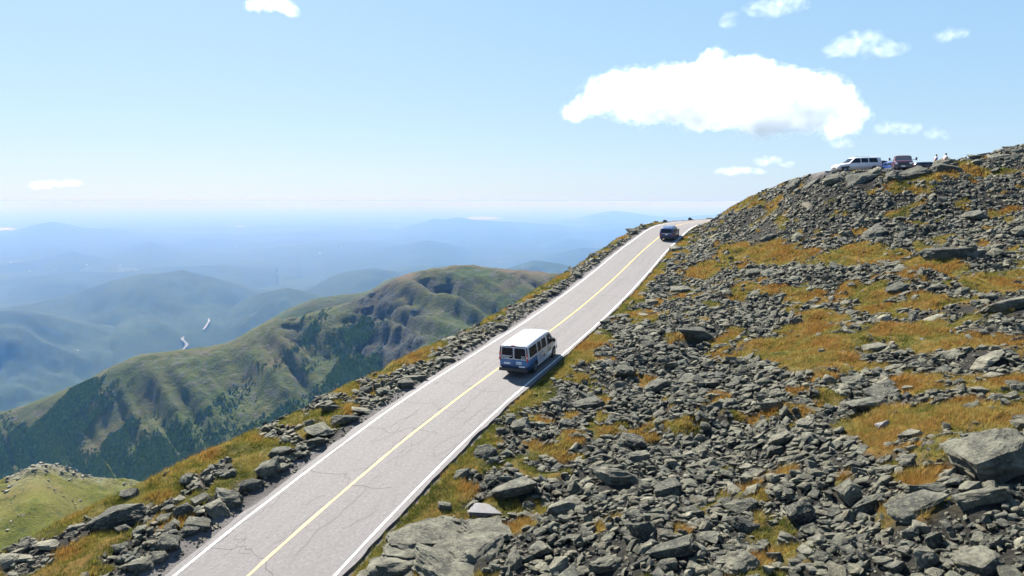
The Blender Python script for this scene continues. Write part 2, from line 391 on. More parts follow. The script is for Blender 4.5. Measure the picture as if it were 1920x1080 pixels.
FQ = np.stack([idx[:-1, :-1], idx[:-1, 1:], idx[1:, 1:], idx[1:, :-1]], -1).reshape(-1, 4)
zt_m = ZT + GRASS * (0.05 + 0.10 * (fbm(XX / 0.7, YY / 0.7, 71, 2) + 0.4)) * sstep(3.6, 4.4, np.abs(DD))
hill = link('hillside', np_mesh('hillside', np.stack([XX, YY, zt_m], -1).reshape(-1, 3), FQ, [M_SOIL],
            {'grass': GRASS.ravel(), 'gravel': np.clip(GRAVEL, 0, 1).ravel()}, smooth=True)); hill['kind'] = 'structure'

# ------------------------------------------------------------------ road sheet, markings, cracks
ss = np.arange(0.5, RS[-1] - 0.5, 0.25)
jl = HLs(ss) + 0.42 + 0.22 * fbm(ss / 1.8, ss * 0, 81, 4); jr = HALF + 0.27 + 0.15 * fbm(ss / 1.5, ss * 0, 91, 4)
nl = 9; rows = []
for i, s_ in enumerate(ss): rows.append(road_at(np.full(nl, s_), np.linspace(jl[i], -jr[i], nl)))
RV = np.array(rows)
RV[..., 2] += 0.02 * np.array([fbm(RV[:, j, 0] / 4, RV[:, j, 1] / 4, 5, 2) for j in range(nl)]).T * 0
uvr = np.stack([np.repeat(ss[:, None], nl, 1), np.array([np.linspace(jl[i], -jr[i], nl) for i in range(len(ss))])], -1).reshape(-1, 2)
def strip_faces(n, m):
    id_ = np.arange(n * m).reshape(n, m); return np.stack([id_[:-1, :-1], id_[:-1, 1:], id_[1:, 1:], id_[1:, :-1]], -1).reshape(-1, 4)
V0 = RV.reshape(-1, 3); F0 = strip_faces(len(ss), nl)
# side skirts so the sheet has thickness
top = RV; sk = []
edge = np.concatenate([RV[:, 0], RV[:, 0] - (0, 0, 0.16)], 0); n_ = len(ss)
fe = np.stack([np.arange(n_ - 1), np.arange(1, n_), np.arange(1, n_) + n_, np.arange(n_ - 1) + n_], -1)
edge2 = np.concatenate([RV[:, -1], RV[:, -1] - (0, 0, 0.16)], 0)
Vr = np.concatenate([V0, edge, edge2]); Fr = np.concatenate([F0, fe + len(V0), fe[:, ::-1] + len(V0) + 2 * n_])
uvr2 = np.concatenate([uvr, uvr.reshape(n_, nl, 2)[:, 0], uvr.reshape(n_, nl, 2)[:, 0] + (0, .1), uvr.reshape(n_, nl, 2)[:, -1], uvr.reshape(n_, nl, 2)[:, -1] - (0, .1)])
road = link('road', np_mesh('road', Vr, Fr, [M_ASPH], uv=uvr2)); road['kind'] = 'structure'
def ribbon(d, w, dz, wob, seed):
    s_ = np.arange(0.6, RS[-1] - 0.6, 0.4); o = (HLs(s_) if d > 1 else d) + wob * fbm(s_ / 9, s_ * 0, seed, 3)
    w1 = w * (1 + 0.35 * fbm(s_ / 0.8, s_ * 0, seed + 3, 3))
    A = road_at(s_, o + w1 / 2); B = road_at(s_, o - w1 / 2); P = np.stack([A, B], 1); P[..., 2] += dz
    return P.reshape(-1, 3), strip_faces(len(s_), 2)
for nm, d, m, w, sdn in (('white_line', HALF, M_WLINE, 0.105, 1), ('white_line', -HALF, M_WLINE, 0.105, 2), ('yellow_line', 0.0, M_YLINE, 0.125, 3)):
    v_, f_ = ribbon(d, w, 0.005, 0.05, 100 + sdn); link(nm, np_mesh(nm, v_, f_, [m]), road)
# cracks: thin dark ribbons, wandering
cv, cf = [], []
def crack(pts, w):
    P = np.array(pts, float); n = len(P)
    t = np.gradient(P, axis=0); t /= np.linalg.norm(t, axis=1)[:, None] + 1e-9; nn = np.stack([-t[:, 1], t[:, 0]], 1)
    ww = w * (0.5 + rng.random(n))[:, None]; ww[0] = ww[-1] = 0.002
    A = P + nn * ww; B = P - nn * ww
    a3 = road_at(A[:, 0], A[:, 1]); b3 = road_at(B[:, 0], B[:, 1]); q = np.stack([a3, b3], 1).reshape(-1, 3); q[:, 2] += 0.004
    base = sum(len(c) for c in cv); cv.append(q); cf.append(strip_faces(n, 2) + base)
def wander(s0, d0, s1, d1, n=16, amp=0.35):
    t = np.linspace(0, 1, n); o = np.cumsum(rng.normal(0, 1, (n, 2)), 0); o -= o[0] + (o[-1] - o[0]) * t[:, None]
    return np.stack([s0 + (s1 - s0) * t + o[:, 0] * amp / math.sqrt(n) , np.clip(d0 + (d1 - d0) * t + o[:, 1] * amp / math.sqrt(n), -2.8, 2.8)], 1)
for s0 in (20, 26.2, 30.5, 34.5, 39.0, 45.0, 52.5, 61, 66, 73, 81, 88, 96):
    crack(wander(s0, 2.8, s0 - 1.2 + rng.normal() * 0.8, rng.uniform(-2.6, -0.6), 18, 0.9), 0.017)
for i in range(90):
    s0 = rng.uniform(16, 110); d0 = rng.choice([2.45, 1.4, 0.35, -0.4, -1.1, -2.2]) + rng.normal() * 0.2; ln = rng.uniform(2, 9)
    crack(wander(s0, d0, s0 + ln, d0 + rng.normal() * 0.2, int(8 + ln * 2), 0.4), 0.009)
for i in range(30):
    s0 = rng.uniform(16, 90); d0 = rng.uniform(-2.6, 2.6)
    crack(wander(s0, d0, s0 + rng.normal() * 1.2, d0 + rng.normal() * 1.0, 9, 0.4), 0.007)
crk = link('crack', np_mesh('crack', np.concatenate(cv), np.concatenate(cf), [M_CRACK]), road); crk['kind'] = 'stuff'
# parking pad
pq = []
for l_, d_ in ((-0.5, 0.2), (11, 0.2), (11, 15), (-0.5, 15)):
    p = e0 + ed * l_ + en * d_; pq.append((p[0], p[1]))
bm = bmesh.new(); vs = [bm.verts.new((*p, PADZ + 0.02)) for p in pq] ; vb = [bm.verts.new((*p, PADZ - 0.16)) for p in pq]
bm.faces.new(vs); [bm.faces.new((vs[i], vb[i], vb[(i + 1) % 4], vs[(i + 1) % 4])) for i in range(4)]
pad = link('parking_lot', bm_mesh('parking_lot', bm, [M_ASPH])); pad['kind'] = 'structure'

# ------------------------------------------------------------------ far terrain
def polar(name, az, rr, Z, mat, attrs=None, kind='structure'):
    A, R = np.meshgrid(az, rr); V = np.stack([R * np.sin(A), R * np.cos(A), Z], -1).reshape(-1, 3)
    o = link(name, np_mesh(name, V, strip_faces(len(rr), len(az)), [mat], attrs, smooth=True)); o['kind'] = kind; return o
BASE = -1260.0
def forest_ground(name, c0, c1, c2, sc, patch):
    q = N(name); P = q.pos('geo'); n1 = q.noise(sc, 6, 0.65, P); n2 = q.noise(sc * 9, 5, 0.7, P)
    c = q.ramp(n1, [(0.32, c0), (0.55, c1), (0.72, c2)]); c = q.mix(q.ramp(n2, [(0.35, 0.6), (0.6, 0.0)]), c, tuple(x * 0.35 for x in c0))
    pt = q.ramp(q.noise(sc * 2.1, 3, 0.5, P), [(0.66, 0.0), (0.70, 1.0)]); c = q.mix(q.math('MULTIPLY', pt, 0.7), c, patch); c = q.mix(q.ramp(q.noise(sc * 40, 3, 0.7, P), [(0.36, 0.55), (0.55, 0.0)]), c, tuple(x * 0.3 for x in c0))
    q.col(c); q.set(Roughness=0.95); q.b.inputs['Specular IOR Level'].default_value = 0.05; return q.m
M_VALLEY = forest_ground('valley_forest', (0.028, 0.05, 0.022), (0.042, 0.072, 0.026), (0.06, 0.09, 0.03), 0.0006, (0.12, 0.14, 0.06))
M_HILLF = forest_ground('hill_forest', (0.016, 0.034, 0.016), (0.036, 0.066, 0.024), (0.062, 0.092, 0.034), 0.0016, (0.06, 0.08, 0.04))
az = np.radians(np.linspace(-62, 62, 420)); rr = np.geomspace(1000, 320000, 330); A, R = np.meshgrid(az, rr)
vx, vy = R * np.sin(A), R * np.cos(A)
ZV = BASE + (fbm(vx / 2600, vy / 2600, 5, 4) * 190 + fbm(vx / 600, vy / 600, 15, 3) * 45) * sstep(1500, 4000, R) * (1 - sstep(26000, 60000, R))
polar('valley', az, rr, ZV, M_VALLEY)
def valley_z(x, y):
    return BASE + fbm(np.array([x / 2600]), np.array([y / 2600]), 5, 4)[0] * 150

def mountain(name, pts, d, w, mat=M_HILLF, seed=0, na=220, nr=90, rough=0.17, skew=0.0, step=0.0):
    P = np.array(pts, float)
    u = np.linspace(P[0, 0], P[-1, 0], na); v = np.interp(u, P[:, 0], P[:, 1])
    ker = np.hanning(9); ker /= ker.sum(); v = np.convolve(np.pad(v, 4, 'edge'), ker, 'valid')
    azs = np.arctan2((u - 960) / F, CP + SP * (540 - v) / F)
    el = np.array([ray(a_, b_)[2] / math.hypot(ray(a_, b_)[0], 1) for a_, b_ in zip(u, v)])
    rc = d * (1 + 0.06 * fbm(u / 120, u * 0, seed, 2)); zc = el * rc
    t = np.linspace(-2.2, 2.2, nr); w = np.where(t < 0, min(w * 2.6, d * .26), w * 1.6)[:, None]
    A, T = np.meshgrid(azs, t); Rr = rc[None, :] + T * w; w = 1.6 * float(w[-1, 0]) / 1.6
    taper = np.sin(np.clip((u - u[0]) / (u[-1] - u[0]), 0, 1) * np.pi) ** 0.35
    prof = np.exp(-(np.abs(T)) ** 1.5)
    H = (zc - BASE)[None, :] * prof * taper[None, :] 
    X_, Y_ = Rr * np.sin(A), Rr * np.cos(A)
    sp = fbm(X_ / (w * 0.42), Y_ / (w * 0.42), seed + 4, 5)
    H *= 1 + rough * 4 * sp * (1 - np.exp(-T ** 2 * 4))
    Z = BASE - 60 + H + 60 * prof
    polar_ = np.stack([X_, Y_, Z], -1).reshape(-1, 3)
    o = link(name, np_mesh(name, polar_, strip_faces(nr, na), [mat], smooth=True)); o['kind'] = 'structure'; return o
mountain('mountain', [(-260,470),(-60,440),(0,433),(40,430),(70,420),(100,415),(130,420),(165,428),(215,428),(260,436),(300,446),(360,462)], 30000, 3500, seed=2)
mountain('mountain', [(150,436),(200,422),(230,418),(280,421),(330,424),(420,424),(470,430),(560,438)], 46000, 4000, seed=12)
mountain('mountain', [(480,470),(560,452),(620,444),(680,437),(740,432),(790,417),(815,409),(832,412),(862,407),(885,412),(930,415),(1000,418),(1050,422),(1120,430),(1250,445)], 31000, 3200, seed=3)
mountain('mountain', [(980,425),(1040,413),(1085,407),(1110,400),(1150,394),(1185,398),(1215,404),(1260,408),(1330,402),(1420,395),(1500,410)], 42000, 4500, seed=4)
mountain('mountain', [(100,500),(170,478),(230,465),(280,454),(300,458),(340,468),(420,480),(500,492)], 19000, 1900, seed=5)
mountain('mountain', [(560,492),(610,476),(700,466),(760,460),(800,451),(840,457),(870,466),(920,482),(1000,496)], 17500, 1700, seed=6)
mountain('mountain', [(830,480),(880,457),(940,460),(1010,459),(1068,447),(1110,454),(1160,459),(1230,470),(1330,490)], 20000, 1800, seed=7)
mountain('hill', [(-150,600),(0,575),(60,566),(130,552),(200,530),(265,513),(300,511),(340,501),(365,506),(400,511),(440,522),(500,545),(580,570)], 8200, 1100, seed=8)
mountain('hill', [(520,560),(580,536),(620,514),(650,508),(700,503),(740,508),(800,525),(880,550)], 8600, 900, seed=9)
mountain('hill', [(820,530),(880,507),(960,496),(1000,487),(1050,494),(1090,503),(1150,520),(1250,550)], 7600, 800, seed=10)

mountain('mountain', [(40,492),(90,480),(137,472),(160,478),(200,486),(260,492)], 17000, 1500, seed=21)
mountain('mountain', [(1000,476),(1040,470),(1090,462),(1140,466),(1200,472),(1300,480)], 14000, 1200, seed=22)
mountain('mountain', [(260,474),(300,470),(360,462),(420,458),(480,464),(540,472),(620,480)], 24000, 2000, seed=23)
mountain('mountain', [(600,524),(660,512),(700,507),(780,499),(860,496),(930,500),(1000,508)], 11000, 900, seed=24)
mountain('mountain', [(-60,452),(0,445),(80,440),(150,444),(230,439),(330,447),(430,455)], 26000, 2300, seed=25)
mountain('mountain', [(860,446),(900,440),(960,436),(1020,431),(1080,435),(1150,429),(1240,424),(1340,428)], 26000, 2300, seed=26)
mountain('hill', [(400,566),(440,556),(480,546),(540,540),(600,548),(680,562)], 6900, 500, seed=27)
mountain('hill', [(-200,600),(-60,592),(0,580),(60,584),(130,596),(220,606),(330,612)], 6400, 450, seed=28)
mountain('mountain', [(-40,522),(60,516),(140,508),(220,512),(320,500),(430,494),(520,500)], 12500, 1000, seed=29)

# ridge opposite
def ridge_mat():
    q = N('ridge_ground', 0.6); P = q.pos('geo'); fo = q.attr('forest'); cr = q.attr('crag')
    n1 = q.noise(0.006, 6, 0.65, P); n2 = q.noise(0.05, 6, 0.7, P); n3 = q.noise(0.2, 4, 0.7, P)
    al = q.ramp(n1, [(0.33, (0.05, 0.086, 0.016)), (0.52, (0.082, 0.105, 0.024)), (0.70, (0.13, 0.105, 0.045))])
    al = q.mix(q.ramp(n2, [(0.52, 0.0), (0.62, 0.8)]), al, (0.125, 0.12, 0.105))
    al = q.mix(q.ramp(n2, [(0.35, 0.8), (0.45, 0.0)]), al, (0.05, 0.07, 0.025))
    fr = q.ramp(n2, [(0.3, (0.03, 0.062, 0.013)), (0.55, (0.056, 0.10, 0.02)), (0.75, (0.085, 0.125, 0.03))])
    c = q.mix(q.math('MULTIPLY', q.attr('crest'), 0.75), al, q.ramp(n2, [(0.35, (0.11, 0.085, 0.045)), (0.6, (0.20, 0.135, 0.085))])); c = q.mix(fo, c, fr)
    ck = q.ramp(n3, [(0.35, (0.022, 0.027, 0.022)), (0.65, (0.10, 0.102, 0.08))]); c = q.mix(cr, c, ck)
    q.col(c); q.set(Roughness=0.95); q.b.inputs['Specular IOR Level'].default_value = 0.05
    q.bump(q.math('ADD', n2, q.math('MULTIPLY', n3, 0.5)), 0.9, 9.0); return q.m
M_RIDGE = ridge_mat()
def ridge(name, pts, d_of_u, fs, na, nr, depth_front, seed, gul=1.0):
    P = np.array(pts, float); u = np.linspace(P[0, 0], P[-1, 0], na); v = np.interp(u, P[:, 0], P[:, 1])
    ker = np.hanning(13); ker /= ker.sum(); v = np.convolve(np.pad(v, 6, 'edge'), ker, 'valid')
    azs = np.arctan2((u - 960) / F, CP + SP * (540 - v) / F)
    el = np.array([ray(a_, b_)[2] / math.hypot(ray(a_, b_)[0], 1) for a_, b_ in zip(u, v)])
    rc = np.interp(u, *d_of_u); zc = el * rc
    t = np.concatenate([-np.linspace(1, 0, nr)[:-1] ** 1.15 * depth_front, np.linspace(0, 1, nr // 4) ** 1.5 * 900])
    A, T = np.meshgrid(azs, t); U = np.repeat(u[None, :], len(t), 0)
    Rr = rc[None, :] + T
    X_, Y_ = Rr * np.sin(A), Rr * np.cos(A)
    s_front = np.interp(U, *fs)
    crest = np.repeat(zc[None, :], len(t), 0)
    soft = 60.0
    drop = np.where(T < 0, s_front * (np.sqrt(T * T + soft ** 2) - soft), 0.62 * (np.sqrt(T * T + 80 ** 2) - 80))
    g = np.abs(fbm((X_ + 0.75 * T) / 210, (Y_ * 0.25) / 210, seed, 4)); g2 = fbm(X_ / 60, Y_ / 60, seed + 7, 4)
    amp = sstep(10, 160, -T) * gul
    g3 = np.abs(fbm((X_ + 0.75 * T) / 62, Y_ / 700, seed + 17, 3)); Z = crest - drop + amp * (g3 - .18) * 60 - amp * (42 - 150 * g) * 0.75 + g2 * 6 * sstep(0, 60, np.abs(T)) + 3.5 * fbm(X_ / 22, Y_ / 22, seed + 9, 3) * sstep(0, 20, np.abs(T))
    return u, t, X_, Y_, Z, U, T
rid = [(-420,900),(-200,835),(0,778),(60,757),(130,730),(170,712),(200,695),(235,678),(270,665),(330,659),(390,655),(430,643),(460,628),(500,605),(525,594),(560,592),(600,583),(640,571),(680,556),(705,541),(735,523),(770,512),(800,506),(840,500),(870,496),(905,501),(960,506),(1010,511),(1060,515),(1140,522),(1300,545)]
u_, t_, X_, Y_, Z_, U_, T_ = ridge('r', rid, ([-420, 0, 300, 600, 870, 1100, 1300], [1750, 1600, 1480, 1450, 1500, 1560, 1600]),
    ([-400, 0, 300, 600, 700, 800, 900, 1100, 1300], [.47, .47, .46, .5, .48, .38, .30, .26, .26]), 420, 200, 760, 200)
UU, VVp, _ = project(np.stack([X_, Y_, Z_], -1).reshape(-1, 3)); UU = UU.reshape(X_.shape); VVp = VVp.reshape(X_.shape)
# crags: steep rock steps carved in the face, where the photo shows cliffs
cn = fbm(X_ / 70, Y_ / 70, 301, 4)
def ell(cu, cv_, ru, rv, rot): 
    c_, s_ = math.cos(rot), math.sin(rot); a_ = (UU - cu) * c_ + (VVp - cv_) * s_; b_ = -(UU - cu) * s_ + (VVp - cv_) * c_
    return 1 - sstep(0.35, 1.35, np.hypot(a_ / ru, b_ / rv) + cn * 1.5)
crag = np.clip(ell(715, 575, 92, 46, -0.35) + ell(775, 600, 66, 38, -0.8) + ell(735, 645, 48, 30, -0.8) + ell(562, 615, 32, 36, 0.7), 0, 1)
Z_ = Z_ - crag * (17 * np.abs(fbm(X_ / 26, Y_ / 40, 311, 3)) + 11 * sstep(-0.25, 0.25, fbm(X_ / 45, Y_ / 45, 317, 2)))
fline = fbm((UU * .75 + VVp * .66) / 46, (VVp * .75 - UU * .66) / 240, 331, 4)
fz = VVp + fline * 230; ft = np.interp(UU, [0, 200, 450, 600, 700, 800, 1000], [815, 810, 770, 755, 770, 860, 1000])
FOR = sstep(-70, 90, fz - ft) * (1 - crag)
strk = np.abs(fbm((X_ + 0.75 * T_) / 75, Y_ * 0.1 / 75, 341, 3)); FOR *= sstep(0.015, 0.05, strk)
rm = np_mesh('mountain_ridge', np.stack([X_, Y_, Z_], -1).reshape(-1, 3), strip_faces(*X_.shape), [M_RIDGE], {'forest': FOR.ravel(), 'crag': crag.ravel(), 'crest': (np.exp(-np.abs(T_) / 110) * (sstep(620, 820, UU) + .35 * sstep(350, 100, UU) * 0 + .3) * sstep(-.35, .2, fbm(X_ / 60, Y_ / 60, 371, 4))).ravel().clip(0, 1)}, smooth=True)
rg_o = link('mountain_ridge', rm); rg_o['kind'] = 'structure'
# spruce cover on the lower face
def cones(P, h, w, sides=5):
    n = len(P); a_ = np.linspace(0, 2 * np.pi, sides, endpoint=False)
    ring = np.stack([np.cos(a_), np.sin(a_), 0 * a_], -1)
    V = np.zeros((n, sides + 1, 3)); ja = 0.7 + 0.6 * rng.random((n, sides, 1))
    V[:, :sides] = P[:, None] + ring[None] * (w[:, None, None] * ja); V[:, :sides, 2] -= 0.6
    V[:, sides] = P; V[:, sides, 2] += h; V[:, sides, :2] += rng.normal(0, 0.15, (n, 2)) * w[:, None]
    f_ = np.array([(i, (i + 1) % sides, sides) for i in range(sides)])
    return V.reshape(-1, 3), (f_[None] + (np.arange(n) * (sides + 1))[:, None, None]).reshape(-1, 3)
def foliage_mat(name, lo, hi):
    q = N(name); t = q.attr('tint'); q.col(q.ramp(t, [(0, lo), (1, hi)])); q.set(Roughness=0.9); q.b.inputs['Specular IOR Level'].default_value = 0.1; return q.m
M_SPRUCE = foliage_mat('spruce', (0.04, 0.08, 0.014), (0.13, 0.18, 0.036))
prob = (FOR * (0.3 + sstep(-.25, .2, fbm(X_ / 45, Y_ / 45, 351, 3))) * (UU > -60) * (UU < 1100) * (VVp < 930) * (T_ < 0)).ravel(); area = np.gradient(t_)[:, None] * np.gradient(X_, axis=1); prob = prob * np.abs(area.ravel())
pick = rng.choice(len(prob), 70000, p=prob / prob.sum())
jj = pick // X_.shape[1]; ii = pick % X_.shape[1]
jj = np.clip(jj, 0, X_.shape[0] - 2); ii = np.clip(ii, 0, X_.shape[1] - 2); fa, fb = rng.random((2, len(pick)))
bl = lambda G: (G[jj, ii] * (1 - fa) + G[jj, ii + 1] * fa) * (1 - fb) + (G[jj + 1, ii] * (1 - fa) + G[jj + 1, ii + 1] * fa) * fb
TP = np.stack([bl(X_), bl(Y_), bl(Z_)], -1); th = rng.uniform(1.2, 3.8, len(TP)); v_, f_ = cones(TP, th, th * rng.uniform(0.55, 0.95, len(TP)))
fo = link('spruce_forest', np_mesh('spruce_forest', v_, f_, [M_SPRUCE], {'tint': np.repeat(rng.random(len(TP)) ** 1.6, 6)})); fo['kind'] = 'stuff'
# second ridge just behind
r2 = [(300,720),(420,650),(500,602),(540,581),(590,559),(640,553),(690,548),(730,522),(770,514),(830,512),(900,520)]
u2, t2, X2, Y2, Z2, U2, T2 = ridge('r2', r2, ([300, 900], [2500, 2700]), ([0, 1000], [.55, .55]), 160, 60, 900, 400, 0.6)
q2 = link('mountain_ridge', np_mesh('mountain_ridge_far', np.stack([X2, Y2, Z2], -1).reshape(-1, 3), strip_faces(*X2.shape), [M_RIDGE],
          {'forest': sstep(-0.1, 0.3, fbm(X2 / 160, Y2 / 160, 5, 4) + sstep(100, 400, -T2) - 0.2).ravel(), 'crag': np.zeros(X2.size)}, smooth=True)); q2['kind'] = 'structure'

# knoll at lower left
def knoll_mat():
    q = N('knoll_meadow'); P = q.pos('geo'); n1 = q.noise(0.05, 6, 0.65, P); n2 = q.noise(0.35, 6, 0.7, P); n3 = q.noise(1.6, 4, 0.7, P); rk = q.attr('rock')
    c = q.ramp(n1, [(0.32, (0.066, 0.08, 0.014)), (0.5, (0.115, 0.115, 0.024)), (0.68, (0.14, 0.118, 0.04))])
    c = q.mix(q.ramp(n2, [(0.36, 0.75), (0.48, 0.0)]), c, (0.05, 0.07, 0.02)); c = q.mix(q.ramp(n3, [(0.36, 0.5), (0.5, 0.0)]), c, (0.04, 0.05, 0.02))
    c = q.mix(q.ramp(n2, [(0.60, 0.0), (0.68, 0.65)]), c, (0.17, 0.155, 0.135))
    c = q.mix(rk, c, q.ramp(n3, [(0.35, (0.07, 0.066, 0.06)), (0.6, (0.26, 0.245, 0.22))]))
    q.col(c); q.set(Roughness=0.95); q.b.inputs['Specular IOR Level'].default_value = 0.05; q.bump(q.math('ADD', n2, n3), 0.6, 0.8); return q.m
M_KNOLL = knoll_mat()
kp = [(-320,960),(-150,935),(-60,920),(0,904),(30,886),(55,872),(80,867),(110,872),(140,884),(180,893),(230,897),(300,903),(400,915),(520,940),(640,980)]
uk, tk, XK, YK, ZK, UK, TK = ridge('k', kp, ([-320, 0, 300, 640], [215, 225, 235, 245]), ([-400, 800], [.10, .10]), 300, 130, 120, 500, 0.0)
ZK = np.interp(UK, uk, ZK[len(tk) - len(tk) + int(np.argmin(np.abs(tk)))]) - np.where(TK < 0, 0.11 * -TK, 0.7 * TK) \
    + 2.2 * fbm(XK / 18, YK / 18, 511, 4) * sstep(2, 14, np.abs(TK)) + 1.0 * fbm(XK / 3, YK / 3, 521, 3) * np.exp(-(TK / 10) ** 2)
rk_ = np.exp(-np.abs(TK + 1) / 5.0) * sstep(-0.25, 0.15, fbm(XK / 6, YK / 6, 531, 3) + 0.1 * (np.abs(UK - 80) < 70))
kn = link('knoll', np_mesh('knoll', np.stack([XK, YK, ZK], -1).reshape(-1, 3), strip_faces(*XK.shape), [M_KNOLL], {'rock': np.clip(rk_ * (.35 + .5 * np.exp(-((UK - 80) / 60) ** 2)), 0, 1).ravel()}, smooth=True)); kn['kind'] = 'structure'

# pale roads, lakes and buildings far down in the valley
M_DIRT = plain('pale_dirt', (0.115, 0.116, 0.115), 0.9, var=0.1)
M_WATER = N('lake_water').set(Roughness=0.25); M_WATER.col((0.25, 0.3, 0.33)); M_WATER = M_WATER.m  # pale base colour puts the sun glint into the water
bpy.context.view_layer.update(); DG = bpy.context.evaluated_depsgraph_get()
def vpoint(u, v, dz):
    r = Vector(ray(u, v)).normalized(); hit, p, *_ = S.ray_cast(DG, Vector((0, 0, 0)) + r * 2100, r)
    if not hit: p = Vector(ray(u, v)) * (BASE / ray(u, v)[2])
    return np.array(p) * (1 - dz / max(1.0, -p.z))
def vstrip(name, pts, widths, mat, dz=6):
    P = np.array(pts, float); t = np.linspace(0, len(P) - 1, 30); P = np.stack([np.interp(t, range(len(P)), P[:, i]) for i in (0, 1)], 1); w = np.interp(t, range(len(widths)), widths)
    L_ = [vpoint(u - w_ / 2, v, dz) for (u, v), w_ in zip(P, w)]; R_ = [vpoint(u + w_ / 2, v, dz) for (u, v), w_ in zip(P, w)]
    o = link(name, np_mesh(name, np.stack([L_, R_], 1).reshape(-1, 3), strip_faces(30, 2), [mat], smooth=True)); o['kind'] = 'structure'; return o
vstrip('dirt_road', [(345,631),(341,635),(346,640),(351,645),(348,650),(343,655)], [2, 5, 5, 6, 5, 2], M_DIRT, 8)
vstrip('dirt_road', [(391,597),(392,602),(388,608),(385,613),(381,618)], [2, 3, 4, 4, 2], M_DIRT, 8)
for (u, v, w, h) in ((905, 409, 70, 5), (462, 425, 55, 2.5), (12, 430, 36, 5), (1080, 411, 40, 2)):
    vstrip('lake', [(u, v - h / 2), (u + 2, v), (u, v + h / 2)], [w * .5, w, w * .6], M_WATER, 10)
bm = bmesh.new()
for u, v in [(55,508),(57,509),(163,497),(227,497),(225,498),(105,506),(98,507),(443,463),(466,473),(255,507),(262,508),(430,491),(520,512),(1180,465),(1120,441),(140,655),(146,657),(745,430),(20,492),(640,463),(600,475)]:
    p = vpoint(u, v, 0); k = p[1] / F * random.uniform(1.0, 2.2)
    bmesh.ops.create_cube(bm, size=1, matrix=Matrix.Translation(p) @ Matrix.Diagonal((k, k * 0.7, k * 1.0, 1)))
vb = link('village_houses', bm_mesh('village_houses', bm, [plain('white_walls', (0.8, 0.8, 0.78), 0.7)])); vb['kind'] = 'stuff'

# ------------------------------------------------------------------ haze: one closed box of even air
def haze():
    q = bpy.data.materials.new('haze_air'); q.use_nodes = True; t = q.node_tree; t.nodes.clear()
    o = t.nodes.new('ShaderNodeOutputMaterial'); pv = t.nodes.new('ShaderNodeVolumePrincipled')
    pv.inputs['Color'].default_value = (0.25, 0.51, 0.94, 1); pv.inputs['Absorption Color'].default_value = (1, .70, .2, 1)
    pv.inputs['Density'].default_value = 0.000080; pv.inputs['Anisotropy'].default_value = -0.57
    t.links.new(pv.outputs[0], o.inputs['Volume'])
    bm = bmesh.new(); bmesh.ops.create_cube(bm, size=1, matrix=Matrix.Translation((0, 160000, (12 + BASE - 160) / 2)) @ Matrix.Diagonal((640000, 330000, 12 - BASE + 160, 1)))
    ob = link('haze', bm_mesh('haze', bm, [q])); ob['kind'] = 'stuff'
haze()

# ------------------------------------------------------------------ rocks
def hull_rock(seed, dims, n=16, boxy=0.75, sub=0, rough=0.0):
    r = random.Random(seed); bm = bmesh.new(); sk1, sk2 = r.uniform(-.35, .35), r.uniform(-.3, .3)
    for sx in (-1, 1):
        for sy in (-1, 1):
            for sz in (-1, 1):
                k = r.uniform(boxy - 0.38, boxy + 0.26); bm.verts.new((sx * k * r.uniform(.8, 1.15), sy * k * r.uniform(.8, 1.15), sz * k * r.uniform(.75, 1.1)))
    for i in range(n - 8):
        v = Vector((r.gauss(0, 1), r.gauss(0, 1), r.gauss(0, 1))).normalized() * r.uniform(0.85, 1.08); bm.verts.new(v)
    h = bmesh.ops.convex_hull(bm, input=bm.verts[:])
    bmesh.ops.delete(bm, geom=list({g for g in h['geom_interior'] + h['geom_unused'] if isinstance(g, bmesh.types.BMVert)}), context='VERTS')
    if sub:
        bmesh.ops.triangulate(bm, faces=bm.faces[:])
        for _ in range(sub): bmesh.ops.subdivide_edges(bm, edges=bm.edges[:], cuts=1, use_grid_fill=True)
        bmesh.ops.triangulate(bm, faces=bm.faces[:])
        bmesh.ops.smooth_vert(bm, verts=bm.verts[:], factor=0.35, use_axis_x=True, use_axis_y=True, use_axis_z=True)
        bm.normal_update(); off = Vector((seed * 3.1, seed * 1.7, 0))
        for v in bm.verts:
            p = v.co * 1.6 + off
            lay = mnoise.noise(Vector((p.x * 0.7, p.y * 0.7, p.z * 4.5)))
            f = mnoise.fractal(p * 1.5, 1.0, 2.0, 4)
            v.co += v.normal * rough * (f * 0.9 + lay * 0.6)
    bmesh.ops.triangulate(bm, faces=bm.faces[:])
    for v in bm.verts: v.co = Vector((v.co.x + sk1 * v.co.z, v.co.y + sk2 * v.co.x, v.co.z))
    mx = max(abs(v.co.x) for v in bm.verts); my = max(abs(v.co.y) for v in bm.verts); mz = max(abs(v.co.z) for v in bm.verts)
    for v in bm.verts: v.co = Vector((v.co.x * dims[0] / mx, v.co.y * dims[1] / my, v.co.z * dims[2] / mz))
    return bm
shapes = [(1, .75, .45), (1, .62, .36), (1, .85, .62), (1, .7, .3), (.95, .8, .7), (1, .5, .42), (1, .66, .22)]
RUB = []                                     # cheap stones
for i in range(28):
    bm = hull_rock(100 + i, shapes[i % len(shapes)], 13 + i % 5, 0.78); bm.verts.ensure_lookup_table()
    RUB.append((np.array([v.co[:] for v in bm.verts]), np.array([[v.index for v in f.verts] for f in bm.faces]))); bm.free()
MED = []                                     # middle stones, once subdivided
for i in range(18):
    bm = hull_rock(300 + i, shapes[i % len(shapes)], 14 + i % 5, 0.78, 1, 0.10); bm.verts.index_update()
    MED.append((np.array([v.co[:] for v in bm.verts]), np.array([[v.index for v in f.verts] for f in bm.faces]))); bm.free()
BIG = {}
